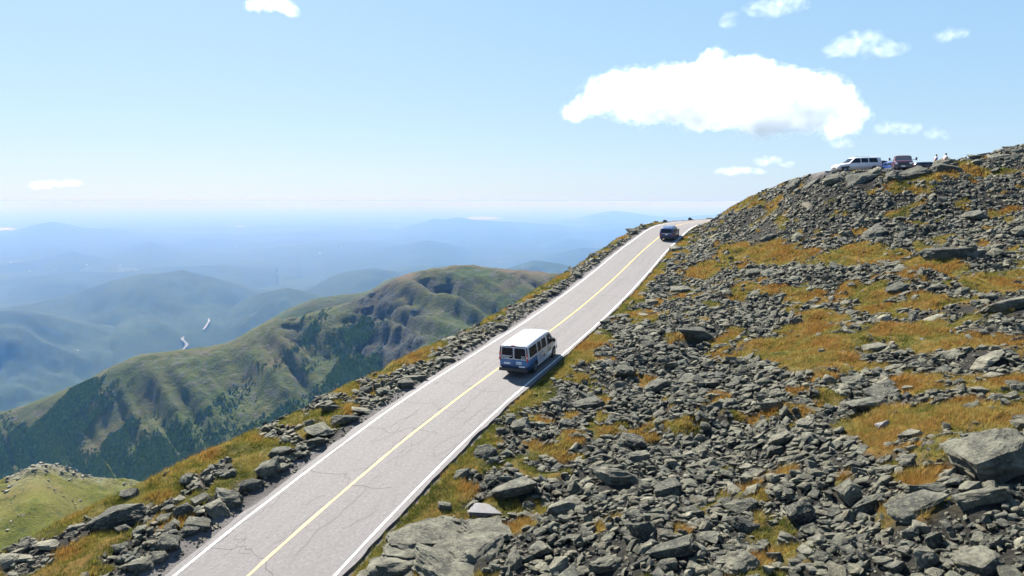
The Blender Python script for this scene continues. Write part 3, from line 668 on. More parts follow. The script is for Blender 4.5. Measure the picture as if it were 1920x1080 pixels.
def big_mesh(kind, i):
    key = (kind, i)
    if key not in BIG:
        dm = {'block': (1, .8, .56), 'slab': (1, .62, .27), 'wedge': (.95, .6, .66), 'boulder': (1, .78, .46), 'long': (1, .42, .32)}[kind]
        bm = hull_rock(500 + i * 7 + len(kind), dm, (24 if kind == 'boulder' else 17) + i % 4, 0.62 if kind == 'boulder' else .74, 3, 0.085); BIG[key] = bm_mesh('rock', bm, [M_ROCK])
    return BIG[key]

def normal_at(x, y):
    e_ = 0.8; gxn = (height(x + e_, y) - height(x - e_, y)) / (2 * e_); gyn = (height(x, y + e_) - height(x, y - e_)) / (2 * e_)
    n = np.stack([-gxn, -gyn, np.ones_like(gxn)], -1); return n / np.linalg.norm(n, axis=-1, keepdims=True)

def rot_mats(nrm, yaw, tilt_a, tilt):
    """frames: z near the ground normal, tilted, turned by yaw"""
    n = len(yaw); z = nrm + np.stack([np.cos(tilt_a), np.sin(tilt_a), 0 * tilt_a], -1) * tilt[:, None]
    z /= np.linalg.norm(z, axis=1)[:, None]; x = np.stack([np.cos(yaw), np.sin(yaw), 0 * yaw], -1)
    x -= z * (x * z).sum(1)[:, None]; x /= np.linalg.norm(x, axis=1)[:, None]; y = np.cross(z, x)
    return np.stack([x, y, z], -1)

def region_pts(n, ymax):
    """random ground points in and around the view, uniform per area"""
    out = np.zeros((0, 2))
    while len(out) < n:
        p = np.stack([rng.uniform(GX0 + 1, GX1 - 1, 60000), rng.uniform(7, ymax, 60000)], 1)
        z = height(p[:, 0], p[:, 1]); u, v, d = project(np.c_[p, z]); ok = (d > 3) & (u > -260) & (u < 2900) & (v < 1750) & (v > 200) & (rng.random(len(p)) < np.where((u > 2100) | (v > 1250), .55, 1))
        dd = gfield(DD, p[:, 0], p[:, 1]); vg = gfield(VERGE, p[:, 0], p[:, 1]); ok &= (dd < vg + 1.2)
        ok &= (np.abs(dd) > HALF + 0.45); ok &= gfield(pm, p[:, 0], p[:, 1]) < 0.3
        out = np.concatenate([out, p[ok]])
        region_pts.area = 60000 and (GX1 - GX0 - 2) * (ymax - 7) * ok.mean()
    return out[:n]

# hero rocks read off the photo: u, v (middle of the rock's foot), width px, kind, tone, yaw, tilt, label
HERO = [
 (1872, 897, 165, 'boulder', 0, 0.3, .10, 'huge pale lichen-covered boulder beside the rust-coloured meadow, largest rock in the field'),
 (961, 938, 90, 'slab', 0, .35, .30, 'broad tilted grey-green slab just below the patch of bright green moss'),
 (910, 972, 66, 'slab', 1, 0.1, .10, 'flat whitish speckled rock near the road verge, palest of all the rocks'),
 (1162, 912, 112, 'long', 0, .1, .12, 'long pale slab lying flat like a bench in the lower boulder field'),
 (962, 1068, 52, 'wedge', 0, 1.2, .25, 'dark three-cornered block leaning on the big bedrock outcrop'),
 (1014, 1042, 46, 'block', 0, .5, .12, 'squarish grey block standing beside the leaning three-cornered rock'),
 (915, 862, 54, 'block', 2, .1, .10, 'very dark squat block right beside the grassy road verge'),
 (868, 899, 44, 'boulder', 2, .4, .1, 'rounded dark boulder between the grassy verge and the tilted slab'),
 (1065, 803, 42, 'boulder', 2, .9, .1, 'dark rounded boulder with deep shadow below it, downhill of the white van'),
 (1108, 771, 60, 'boulder', 2, .2, .1, 'larger dark boulder uphill of two dark rocks in the mid field'),
 (1300, 640, 78, 'long', 2, .05, .10, 'long dark boulder casting black shade at the left end of the rust meadow'),
 (1772, 489, 94, 'long', 2, .12, .15, 'big dark boulder rising from the upper yellow grass terrace'),
 (1822, 485, 36, 'block', 0, .2, .1, 'pale grey rock lying against the big dark boulder on the upper terrace'),
 (1640, 661, 54, 'slab', 3, .1, .05, 'pale flat slab lying alone in the middle of the rust meadow'),
 (1757, 602, 44, 'slab', 3, .2, .1, 'flat grey rock at the upper edge of the rust meadow'),
 (1855, 690, 64, 'slab', 3, .1, .1, 'wide flat pinkish-grey slab at the right edge beneath a strip of grass'),
 (1855, 712, 50, 'slab', 3, .2, .1, 'whitish flat slab just below the wide pinkish-grey slab'),
 (1590, 946, 58, 'block', 0, .1, .08, 'light grey blunt block in the lower field, flat faced'),
 (1634, 962, 64, 'boulder', 2, .5, .25, 'dark rounded rock leaning beside the light grey blunt block'),
 (1710, 980, 110, 'slab', 0, .3, .2, 'broad low ridge-like slab below the leaning dark rock'),
 (1735, 935, 82, 'slab', 0, -.4, .30, 'pinkish sloping slab left of the long banded block'),
 (1832, 960, 98, 'long', 0, -.15, .12, 'long banded block with a sunlit top under the huge boulder'),
 (1738, 1066, 66, 'wedge', 0, .8, .2, 'tall pointed pale rock in the lowest part of the field'),
 (1842, 1078, 98, 'boulder', 0, .3, .1, 'smooth pale boulder near the lower right corner'),
 (1385, 1080, 76, 'boulder', 0, .3, .1, 'large mottled boulder at the bottom edge of the lower field'),
 (1510, 1046, 44, 'block', 0, .4, .12, 'small bright cube-like rock among darker rubble at the bottom'),
 (1500, 983, 60, 'wedge', 2, .3, .2, 'dark three-sided boulder with a purplish face in the rubble'),
 (1395, 968, 52, 'boulder', 2, .3, .2, 'dark boulder above a black hollow in the lower rubble'),
 (1300, 968, 40, 'block', 2, .3, .2, 'dark upright rock at the left of the black hollow'),
 (1470, 832, 60, 'slab', 0, .3, .15, 'light domed rock at the upper edge of the lower rubble'),
 (1455, 857, 40, 'block', 2, .1, .1, 'blocky dark rock directly below the light domed rock'),
 (1510, 802, 44, 'boulder', 3, .7, .2, 'pale ridged rock beside the layered outcrop'),
 (1630, 772, 80, 'long', 0, .1, .2, 'layered outcrop of tilted plates above the rust meadow'),
 (1835, 742, 50, 'slab', 3, .1, .05, 'pale flat rock sunk in the right-hand meadow'),
 (1655, 806, 24, 'block', 1, .1, .05, 'small white stone in the middle of the right-hand meadow'),
 (1250, 930, 50, 'block', 2, .2, .2, 'dark block beneath the end of the long bench-like slab'),
 (1230, 735, 56, 'boulder', 0, .2, .1, 'grey boulder in the middle of the mid-slope rubble'),
 (1185, 838, 60, 'boulder', 2, .2, .1, 'dark boulder half way between the long slab and the mid-slope'),
 (1195, 870, 46, 'wedge', 0, .2, .2, 'upright pale fin of rock above the bench-like slab'),
 (1205, 1010, 58, 'wedge', 2, 1.0, .25, 'steep dark fin of rock with vertical streaks'),
 (1260, 1050, 90, 'slab', 2, -.4, .3, 'long dark slab sloping down to the right at the bottom of the field'),
 (1140, 1075, 60, 'boulder', 0, .2, .1, 'mottled boulder on the bottom edge beneath the steep dark fin'),
 (1015, 1006, 40, 'slab', 0, .2, .1, 'thin grey slab between tufts of rust grass and the bedrock'),
 (1065, 965, 84, 'boulder', 0, .1, .1, 'wide mottled boulder right of the rust grass tuft'),
 (1420, 900, 42, 'block', 0, .3, .1, 'grey block above the small lone rust tuft'),
 (1210, 470, 22, 'boulder', 0, .2, .1, 'small boulder on the bank'),
 (1268, 472, 26, 'boulder', 3, .2, .1, 'pale rounded boulder on the bank just behind the dark blue car'),
 (1262, 508, 22, 'boulder', 0, .2, .1, 'pale rock at the road edge below the dark blue car'),
 (1148, 602, 26, 'block', 2, .2, .1, 'dark upright rock jutting out at the road edge uphill of the van'),
 (1128, 612, 22, 'block', 2, .2, .1, 'small dark rock at the road edge beside the jutting one'),
 (1168, 598, 24, 'boulder', 0, .2, .1, 'grey rock just behind the jutting road-edge rocks'),
 (1275, 552, 40, 'boulder', 0, .2, .1, 'broad grey boulder on the bank in mid-distance'),
 (1412, 374, 11, 'block', 2, .2, .1, 'lone dark rock standing on the skyline grass'),
 (1610, 344, 78, 'slab', 0, .05, .1, 'long flat slab below the parked white car'),
 (1680, 336, 60, 'boulder', 2, .2, .1, 'large dark boulder in front of the red pickup truck'),
 (1720, 334, 66, 'boulder', 2, .2, .1, 'rounded dark boulder right of the red pickup truck'),
 (1560, 345, 46, 'boulder', 0, .2, .1, 'grey boulder below the nose of the parked white car'),
 (1520, 350, 40, 'slab', 0, .2, .1, 'flat grey slab on the skyline left of the parked cars'),
 (1490, 356, 34, 'boulder', 2, .2, .1, 'dark skyline boulder farthest left of the parked cars'),
 (1640, 330, 34, 'block', 0, .2, .1, 'pale block below the tail of the parked white car'),
 (1768, 312, 46, 'boulder', 0, .2, .06, 'pinkish sunlit boulder that the sitting person uses as a seat'),
 (1770, 322, 52, 'boulder', 2, .2, .06, 'dark greenish boulder just below the sitting person'),
 (1792, 313, 24, 'wedge', 2, .4, .1, 'dark pointed boulder right of the sitting person'),
 (1842, 288, 40, 'slab', 0, .15, .2, 'flat-topped rock perched over the skyline at the left of the summit pile'),
 (1828, 298, 34, 'slab', 0, .25, .2, 'slanting rock beneath the flat-topped perched rock'),
 (1870, 298, 50, 'slab', 3, .2, .2, 'pinkish slab in the middle of the summit pile'),
 (1832, 308, 30, 'boulder', 0, .2, .1, 'rounded rock at the foot of the summit pile'),
 (1905, 290, 40, 'boulder', 2, .2, .2, 'dark rock at the right end of the summit pile'),
 (1900, 278, 40, 'slab', 0, .2, .2, 'top rock of the summit pile at the right edge'),
 (1868, 325, 24, 'block', 2, .2, .1, 'small dark rock beneath the golden skyline grass'),
 (1885, 585, 90, 'slab', 0, .05, .1, 'wide grey ledge at the right edge under the golden terrace'),
 (1680, 553, 40, 'boulder', 2, .1, .1, 'dark rock in the middle of the upper grass terrace'),
 (1413, 520, 34, 'boulder', 2, .1, .1, 'dark boulder with a black shadow on the upper left terrace'),
 (1440, 452, 40, 'slab', 2, .1, .1, 'dark slab above the left yellow terrace'),
 (1640, 445, 60, 'slab', 2, .2, .2, 'large dark slab high on the steep boulder slope'),
 (1830, 412, 50, 'slab', 0, .2, .2, 'broad grey slab high on the right boulder slope'),
 # left verge
 (226, 992, 100, 'boulder', 2, .55, .12, 'largest dark boulder on the outer verge, low on the left'),
 (268, 968, 44, 'slab', 0, .4, .1, 'pale flat rock touching the largest boulder on the outer verge'),
 (243, 938, 36, 'block', 2, .2, .1, 'small black rock on the edge behind the largest verge boulder'),
 (89, 1032, 50, 'slab', 3, .1, .12, 'pale flat-topped rock near the lower left corner'),
 (45, 1052, 40, 'slab', 3, .2, .1, 'low pale rock next to the lower left corner'),
 (10, 1068, 50, 'boulder', 3, .2, .1, 'pale rock cut by the left edge of the picture'),
 (146, 994, 40, 'slab', 0, .6, .1, 'thin slanting slab lying on the grass at the drop-off'),
 (338, 1045, 54, 'boulder', 2, .2, .06, 'smooth dark-grey boulder beside the road near the bottom'),
 (386, 1003, 46, 'boulder', 0, .3, .1, 'sunlit greenish rock beside the road above the smooth dark one'),
 (358, 1008, 40, 'boulder', 2, .2, .1, 'low dark rock touching the sunlit greenish one'),
 (405, 970, 48, 'block', 3, 1.0, .15, 'pale yellowish upright rock by the road'),
 (438, 955, 58, 'boulder', 0, .4, .1, 'broad grey rock by the road next to the pale yellowish one'),
 (483, 925, 44, 'boulder', 2, .2, .06, 'bluish-grey rounded rock touching the white road line'),
 (272, 1076, 50, 'boulder', 0, .3, .1, 'mottled rock at the bottom edge left of the road'),
 (228, 1038, 34, 'boulder', 0, .3, .1, 'small rounded rock lying alone in the verge grass'),
 (300, 1058, 34, 'block', 3, .3, .1, 'small pale rock close to the smooth dark-grey boulder'),
 (380, 945, 36, 'boulder', 0, .5, .1, 'grey rock in the middle of the verge'),
 (345, 975, 46, 'wedge', 2, .8, .3, 'dark angular rock pitched up in the middle of the verge'),
 (310, 985, 38, 'block', 2, .3, .2, 'dark block close under the largest verge boulder'),
 (525, 862, 50, 'boulder', 2, .5, .12, 'dark pile-topping boulder on the verge above the bluish rock'),
 (500, 892, 50, 'block', 0, .5, .1, 'pale grey blocky rock near the road in mid verge'),
 (535, 890, 34, 'boulder', 0, .5, .1, 'small pale rock near the road line in mid verge'),
 (600, 822, 60, 'boulder', 0, .5, .15, 'grey boulder low on the middle verge'),
 (648, 800, 60, 'long', 2, .4, .1, 'long dark rock lying along the road in the middle verge'),
 (600, 838, 34, 'block', 2, .3, .1, 'dark block nearest the road in the middle verge'),
 (690, 780, 40, 'slab', 3, .3, .1, 'pale flat rock along the road in the middle verge'),
 (620, 775, 56, 'slab', 0, .5, .3, 'large slanting slab on the outer edge of the middle verge'),
 (785, 715, 44, 'slab', 0, .3, .05, 'flat tan rock close to the road below the van'),
 (762, 728, 30, 'block', 2, .3, .1, 'dark rock next to the flat tan one'),
 (840, 680, 40, 'slab', 0, .5, .05, 'low slab at the roadside level with the van'),
 (815, 670, 34, 'slab', 2, .5, .2, 'dark tilted slab on the verge level with the van'),
 (948, 620, 24, 'boulder', 2, .3, .1, 'dark rounded rock on the verge directly above the van roof'),
 (1034, 553, 24, 'boulder', 2, .3, .1, 'dark rock on the far verge uphill of the van'),
 (1187, 437, 24, 'boulder', 0, .3, .1, 'rock on the far verge just short of the crest'),
 (1215, 421, 16, 'slab', 0, .2, .1, 'flat rock on the verge left of the dark blue car'),
 (1247, 416, 8, 'block', 2, .2, .1, 'tiny upright dark rock on the crest above the dark blue car'),
 (1294, 412, 10, 'boulder', 2, .2, .1, 'small dark rock on the bend at the crest'),
]
M_TONE = {}
def tone_mat(t):
    if t == 1: return M_PALE
    if t == 0: return M_ROCK
    if t not in M_TONE:
        mm = M_ROCK.copy(); mm.name = {2: 'dark_lichen_rock', 3: 'pale_lichen_rock'}[t]
        for nd in mm.node_tree.nodes:
            if nd.type == 'VALTORGB' and len(nd.color_ramp.elements) == 5:
                cs = {2: (0.55, 0.57, 0.58), 3: (1.55, 1.5, 1.42)}[t]
                for el in nd.color_ramp.elements: el.color = (*[c * (0.9 + 0.2 * el.position) for c in cs], 1)
        M_TONE[t] = mm
    return M_TONE[t]
hero_xy = []; hero_lab = []; used = {}
STOP = set('beside just near lying leaning standing right between with uphill larger casting rising at in against alone below above sunk beneath half on by next cut touching close to of along level left just that perched behind under jutting sloping among'.split())
def short(l):
    out = []
    for w_ in l.replace(',', ' ,').split():
        if (w_ in STOP or w_ == ',') and len(out) > 1: break
        out.append(w_)
    return ' '.join(out[:6])
def put_rock(x, y, size, kind, tone, yaw, tilt, label, group=None, sink=0.25, seed=None, name=None, lift=0.0):
    i = (len(hero_xy) * 7) % 23 if seed is None else seed
    me = big_mesh(kind, i)
    if tone:
        key = (kind, i, tone)
        if key not in BIG: BIG[key] = me.copy(); BIG[key].materials[0] = tone_mat(tone)
        me = BIG[key]
    o = bpy.data.objects.new(name or ('boulder' if size > 0.9 else 'rock'), me); COL.objects.link(o)
    nrm = normal_at(np.array([x]), np.array([y])); Rm = rot_mats(nrm, np.array([yaw]), np.array([random.uniform(0, 6.28)]), np.array([tilt]))[0]
    hgt = {'block': .56, 'slab': .27, 'wedge': .66, 'boulder': .46, 'long': .32}[kind] * size / 2
    z = float(height(x, y)) + hgt * (1 - 2 * sink) * 0.85 + lift
    o.matrix_world = Matrix.Translation((x, y, z)) @ Matrix([list(r) for r in Rm]).to_4x4() @ Matrix.Diagonal((size / 2, size / 2, size / 2, 1))
    tag(o, label, 'rock', group); hero_xy.append((x, y, size * 0.42)); return o
for u, v, w, kind, tone, yaw, tilt, lab in HERO:
    p = px_ground(min(u, 1915), v); _, _, d = project(p); size = w * d[0] / F * 1.08
    sky_ = v < 352 and u > 1450
    if sky_: size *= 0.80
    p = p + np.array([ray(u, v)[0], 1, 0]) * size * 0.22
    dd = gfield(DD, p[0], p[1])
    lim = HALF + (0.65 if dd > 0 else .35) + size * 0.38
    if abs(dd) < lim:
        s_, _, _ = road_sd(np.array([p[0]]), np.array([p[1]])); p = road_at(s_[0], math.copysign(lim, dd))
    hero_lab.append((p[0], p[1], short(lab)))
    put_rock(p[0], p[1], size, kind, tone, yaw if kind in ('long', 'slab') else yaw + random.uniform(-.4, .4), tilt, lab, sink=.42 if sky_ else .25)
# bedrock outcrop at the bottom by the road: several joined faces of one rock mass
ob_p = px_ground(835, 1035)
bm = bmesh.new()
for u, v, w, dims, yw in ((745, 1075, 120, (1, .8, .34), .2), (800, 1022, 140, (1, .85, .26), .3), (880, 1050, 130, (1, .9, .33), -.2), (770, 1045, 130, (1, .8, .28), .1), (905, 1015, 100, (1, .8, .3), .5), (850, 1095, 150, (1, .8, .32), .0), (690, 1090, 70, (1, .8, .34), .4), (835, 1065, 120, (1, .8, .36), .6)):
    p = px_ground(u, v); _, _, d = project(p); sz = w * d[0] / F / 2 * 1.15
    b2 = hull_rock(900 + u, dims, 22, 0.75, 4, 0.11)
    mt = Matrix.Translation((p[0] - ob_p[0], p[1] - ob_p[1] + sz * .3, height(p[0], p[1]) - ob_p[2] + 0.02)) @ Matrix.Rotation(yw, 4, 'Z') @ Matrix.Rotation(0.12, 4, 'Y') @ Matrix.Scale(sz, 4)
    b2.transform(mt); tm = bpy.data.meshes.new('t'); b2.to_mesh(tm); b2.free(); bm.from_mesh(tm); bpy.data.meshes.remove(tm)
    hero_xy.append((p[0], p[1] + sz * .3, sz * .7))
oc = link('bedrock_outcrop', bm_mesh('bedrock_outcrop', bm, [M_ROCK])); oc.location = ob_p
tag(oc, 'broad cracked bedrock outcrop at the bottom beside the grassy road verge', 'rock'); oc['kind'] = 'structure'

# ---- all other rocks, drawn at random per area with a size law; the largest in view become objects
rk_x, rk_y, rk_s, rk_z = [], [], [], []
def tier(smin, smax, dens, ymax, grass_keep, layer=0.0):
    p = region_pts(3, ymax); n = int(region_pts.area * dens); p = region_pts(max(n, 3), ymax)
    s = smin * (smax / smin) ** (rng.random(len(p)) ** 1.5)
    g = gfield(GRASS, p[:, 0], p[:, 1]); d = gfield(DD, p[:, 0], p[:, 1])
    ok = (g < 0.35) | (rng.random(len(p)) < grass_keep)
    ok &= np.abs(d) > HALF + np.where(s < .2, .22, np.where(d > 0, 0.75, 0.42)) + s * 0.45
    ok &= ~((d > 0) & (rng.random(len(p)) < np.where(g > .4, 0.45, 0.0)))
    cl = fbm(p[:, 0] / 4, p[:, 1] / 4, 777, 3); ok &= (cl + rng.normal(0, .2, len(p)) > -0.42)
    rk_x.append(p[ok, 0]); rk_y.append(p[ok, 1]); rk_s.append(s[ok]); rk_z.append(np.full(ok.sum(), layer))
tier(1.0, 1.9, 0.035, 112, 0.05)
tier(0.6, 1.05, 0.75, 112, 0.04, 0.04)
tier(0.34, 0.62, 5.6, 108, 0.04, 0.08)
tier(0.20, 0.36, 12.0, 92, 0.02, 0.05)
tier(0.11, 0.21, 24.0, 46, 0.02, 0.0)
tier(0.06, 0.12, 26.0, 25, 0.02, 0.0)
rx, ry, rs, rl = map(np.concatenate, (rk_x, rk_y, rk_s, rk_z))
H3 = np.array(hero_xy)
keep = np.ones(len(rx), bool)
for hx, hy, hr in H3: keep &= ~((np.hypot(rx - hx, ry - hy) < hr * 1.0) & (rs < hr * 3.0)) & ~((np.hypot(rx - hx, ry - hy) < hr + rs * .7) & (rs > .75))
keep &= ~((rs > .95) & (ry < 30))
rx, ry, rs, rl = rx[keep], ry[keep], rs[keep], rl[keep]
# large rocks keep clear of one another
order = np.argsort(-rs); bigm = np.zeros(len(rs), bool); px_, py_, ps_ = [], [], []
ok = np.ones(len(rs), bool)
for i in order:
    if rs[i] < 0.62: break
    if px_:
        dd = np.hypot(np.array(px_) - rx[i], np.array(py_) - ry[i])
        if (dd < 0.36 * (np.array(ps_) + rs[i])).any(): ok[i] = False; continue
    px_.append(rx[i]); py_.append(ry[i]); ps_.append(rs[i])
rx, ry, rs, rl = rx[ok], ry[ok], rs[ok], rl[ok]
rz = height(rx, ry); u, v, d = project(np.c_[rx, ry, rz]); inview = (u > 0) & (u < 1920) & (v > 250) & (v < 1080) & (gfield(DD, rx, ry) < gfield(VERGE, rx, ry))
pxs = rs / d * F * inview
NOBJ = 300 - len(HERO)
top_i = np.argsort(-pxs)[:NOBJ]
REG = [('verge', 'grey lichen-spotted rock among the grass of the outer verge, between road line and drop-off', 'rocks along the outer verge'),
       ('low', 'grey-green lichen-spotted rock in the coarse rubble filling the lower right corner', 'rocks in the lower boulder field'),
       ('mid', 'grey-green lichen-spotted rock in the rubble between the roadside grass and the rust meadow', 'rocks on the middle slope'),
       ('terrace', 'grey rock scattered about the grassy terrace right of the road', 'rocks on the grassy terrace'),
       ('upper', 'dark grey rock on the steep boulder slope under the parked cars', 'rocks on the upper slope')]
def region_of(i):
    if gfield(DD, rx[i], ry[i]) > 0: return 0
    if v[i] > 860: return 1
    if u[i] < 1400 and v[i] > 560: return 2
    if v[i] > 450: return 3
    return 4
kinds = ['boulder', 'block', 'slab', 'wedge', 'long', 'boulder', 'slab']
HL = np.array([h[:2] for h in hero_lab]); hu, hv, hd = project(np.c_[HL, height(HL[:, 0], HL[:, 1])])
SHP = {'boulder': 'rounded rock', 'block': 'blocky rock', 'slab': 'flat rock', 'wedge': 'pointed rock', 'long': 'long rock'}
plan = []
for n_i, i in enumerate(top_i):
    kd = kinds[n_i % 7]; tn = [0, 2, 0, 3, 0, 2][n_i % 6]; h = int(np.argmin(np.hypot(hu - u[i], hv - v[i]))); du, dv = u[i] - hu[h], v[i] - hv[h]
    rel = ('right of' if du > 0 else 'left of') if abs(du) > abs(dv) else ('below' if dv > 0 else 'above')
    plan.append([i, kd, tn, '%s %s %s the %s' % ({0: 'grey', 2: 'dark', 3: 'pale'}[tn], SHP[kd], rel, hero_lab[h][2]), math.hypot(du, dv), pxs[i]])
by = {}
for p_ in plan: by.setdefault(p_[3], []).append(p_)
for l_, q_ in by.items():
    q_.sort(key=lambda p_: p_[4])
    if len(q_) > 1:
        for k_, p_ in enumerate(q_):
            pre = ['nearest', 'second nearest', 'third nearest', 'fourth nearest', 'fifth nearest', 'sixth nearest', 'seventh nearest', 'eighth nearest'][min(k_, 7)] if len(q_) > 2 else ['nearer', 'farther'][k_]
            p_[3] = pre + ' ' + l_
for n_i, (i, kd, tn, lb, _, _) in enumerate(plan):
    put_rock(rx[i], ry[i], rs[i], kd, tn, rng.uniform(-.9, .9), rng.uniform(0.02, .5), lb, REG[region_of(i)][2], sink=rng.uniform(.14, .36), seed=(n_i * 5) % 29)
mask = np.ones(len(rx), bool); mask[top_i] = False
rx, ry, rs, rl = rx[mask], ry[mask], rs[mask], rl[mask]; rz = height(rx, ry)
nrm = normal_at(rx, ry); n_ = len(rx)
yaw = np.where(rng.random(n_) < .6, rng.normal(0.2, .5, n_), rng.uniform(0, 6.28, n_)); Rm = rot_mats(nrm, yaw, rng.uniform(0, 6.28, n_), np.abs(rng.normal(0, .5, n_)))
tint = np.clip(rng.normal(.45, .24, n_), 0, 0.96); tint[rng.random(n_) < .012] = 1.0
ddv = gfield(DD, rx, ry); tint = np.where(ddv > 0, np.clip(tint + .3, 0, .96), tint)
def scatter(name, sel, protos):
    Vs, Fs, Ts = [], [], []; base = 0
    which = rng.integers(0, len(protos), len(sel))
    for k_, (pv, pf) in enumerate(protos):
        ids = sel[which == k_]
        if len(ids) == 0: continue
        sc = rs[ids] / 2; an = rng.uniform(.8, 1.2, (len(ids), 1, 3)); an[:, :, 2] *= rng.uniform(.7, 1.3, (len(ids), 1))
        V = np.einsum('nij,nkj->nki', Rm[ids], pv[None] * an) * sc[:, None, None]
        V += np.stack([rx[ids], ry[ids], rz[ids] + rl[ids] + sc * 0.14], -1)[:, None]
        Vs.append(V.reshape(-1, 3)); Fs.append((pf[None] + (np.arange(len(ids)) * len(pv))[:, None, None]).reshape(-1, 3) + base); base += V.shape[0] * V.shape[1]
        Ts.append(np.repeat(tint[ids], len(pv)))
    o = link(name, np_mesh(name, np.concatenate(Vs), np.concatenate(Fs), [M_RUB], {'tint': np.concatenate(Ts)})); o['kind'] = 'stuff'
allr = np.arange(n_)
med = (rs > 0.30) & (rs / np.maximum(ry, 1) * F > 9)
scatter('rubble', allr[~med], RUB); scatter('broken_stones', allr[med], MED)
print('rocks', n_, med.sum())
# pale stones on the knoll
ks = rng.choice(XK.size, 600, p=(lambda w_: w_ / w_.sum())(((TK < 3) * (0.15 + 5 * np.clip(rk_, 0, 1)) * (UK > -50) * (UK < 420)).ravel()))
kx, ky, kz = XK.ravel()[ks] + rng.normal(0, .6, 600), YK.ravel()[ks] + rng.normal(0, .3, 600), ZK.ravel()[ks]
rx, ry, rz, rl = kx, ky, kz, kz * 0 - 0.05; rs = 0.3 * (5 ** (rng.random(600) ** 2.2)) ; nrm = np.tile([0, 0, 1.], (600, 1)); Rm = rot_mats(nrm, rng.uniform(0, 6.28, 600), rng.uniform(0, 6.28, 600), np.abs(rng.normal(0, .2, 600))); tint = np.full(600, .97)
scatter('knoll_stones', np.arange(600), RUB)

# ------------------------------------------------------------------ grass: tufts of real blades
def grass(name, n, ymax, hmin, hmax, thr, blades, wide):
    p = np.zeros((0, 2))
    while len(p) < n:
        q = np.stack([rng.uniform(GX0, GX1, 200000), rng.uniform(10, ymax, 200000)], 1); z = height(q[:, 0], q[:, 1])
        u, v, d = project(np.c_[q, z]); dd = gfield(DD, q[:, 0], q[:, 1])
        ok = (d > 3) & (u > -200) & (u < 2700) & (v < 1500) & (v > 200) & (dd < gfield(VERGE, q[:, 0], q[:, 1]) + .8) & (rng.random(len(q)) < gfield(GRASS, q[:, 0], q[:, 1]) - thr)
        ok &= rng.random(len(q)) < np.minimum(1, (26.0 / d) ** 1.2)
        p = np.concatenate([p, q[ok]])
    p = p[:n]; z = gfield(zt_m, p[:, 0], p[:, 1]) * 0 + height(p[:, 0], p[:, 1]) + 0.05
    u, v, d = project(np.c_[p, z])
    n1 = fbm(p[:, 0] / 1.7, p[:, 1] / 1.7, 881, 4); n2 = rng.random(n)
    cols = np.array([(0.40, 0.215, 0.05), (0.48, 0.325, 0.09), (0.36, 0.295, 0.06), (0.21, 0.215, 0.04), (0.11, 0.13, 0.025)])
    t = np.clip(1.5 - n1 * 4.5 + rng.normal(0, .7, n) - (gfield(DD, p[:, 0], p[:, 1]) > -5.5) * -0.7, 0, 3.99); k = t.astype(int); fr = (t - k)[:, None]
    C = (cols[k] * (1 - fr) + cols[k + 1] * fr) * rng.uniform(.45, 1.0, (n, 1))
    hh = rng.uniform(hmin, hmax, n) * (0.7 + 0.6 * (n1 + .5)); sc = np.clip(d / 26, 1, 3.0)
    Vs = np.zeros((n, blades, 3, 3)); an = rng.uniform(0, 6.28, (n, blades)); r0 = rng.uniform(0, .09, (n, blades)) * sc[:, None]
    bx = np.stack([np.cos(an) * r0, np.sin(an) * r0, 0 * r0], -1); lean = rng.uniform(.15, .9, (n, blades)); hb = hh[:, None] * rng.uniform(.6, 1.1, (n, blades))
    tip = bx + np.stack([np.cos(an) * lean * hb + 0.25 * hb, np.sin(an) * lean * hb, hb], -1)
    pr = np.stack([-np.sin(an), np.cos(an), 0 * an], -1) * (wide * sc[:, None, None])
    Vs[:, :, 0] = bx - pr; Vs[:, :, 1] = bx + pr; Vs[:, :, 2] = tip
    Vs += np.c_[p, z - 0.04][:, None, None]
    Cc = np.repeat(C, blades * 3, 0).reshape(n, blades, 3, 3) * rng.uniform(.8, 1.2, (n, blades, 1, 1))
    o = link(name, np_mesh(name, Vs.reshape(-1, 3), np.arange(n * blades * 3).reshape(-1, 3), [M_GRASS], {'blade': Cc.reshape(-1, 3)})); o['kind'] = 'stuff'
grass('alpine_grass', 110000, 110, .12, .30, .25, 7, .010)

# ------------------------------------------------------------------ vehicles
M_BLACK = plain('black_rubber', (0.018, 0.018, 0.019), 0.8); M_TRIM = plain('black_trim', (0.03, 0.03, 0.032), 0.55)
M_GLASS = plain('tinted_glass', (0.006, 0.007, 0.012), 0.08, spec=0.22); M_RIM = plain('grey_alloy', (0.16, 0.16, 0.17), 0.45, metal=0.6)
M_RED = plain('red_lens', (0.42, 0.008, 0.02), 0.2, coat=0.6); M_PLATE = plain('plate_white', (0.66, 0.68, 0.7), 0.4); M_CHROME = plain('chrome', (0.6, 0.6, 0.62), 0.2, metal=1.0)
M_LAMP = plain('clear_lens', (0.6, 0.62, 0.65), 0.15, coat=0.5); M_WPRINT = plain('white_print', (0.75, 0.76, 0.78), 0.5); M_BPRINT = plain('blue_print', (0.07, 0.13, 0.34), 0.5)
def car_paint(name, c, metal=0.0): return plain(name, c, 0.32, metal=metal, coat=0.3, var=0.03)
M_WHITE = car_paint('white_paint', (0.55, 0.56, 0.59)); M_NAVY = car_paint('navy_paint', (0.014, 0.032, 0.10)); M_MAROON = car_paint('dark_red_paint', (0.05, 0.003, 0.009))
M_PLUM = car_paint('plum_paint', (0.03, 0.012, 0.03)); M_BLUE = car_paint('bright_blue_paint', (0.008, 0.035, 0.15)); M_SILVER = car_paint('silver_paint', (0.48, 0.5, 0.53), 0.3)
M_GREYD = car_paint('dark_grey_paint', (0.04, 0.04, 0.05))
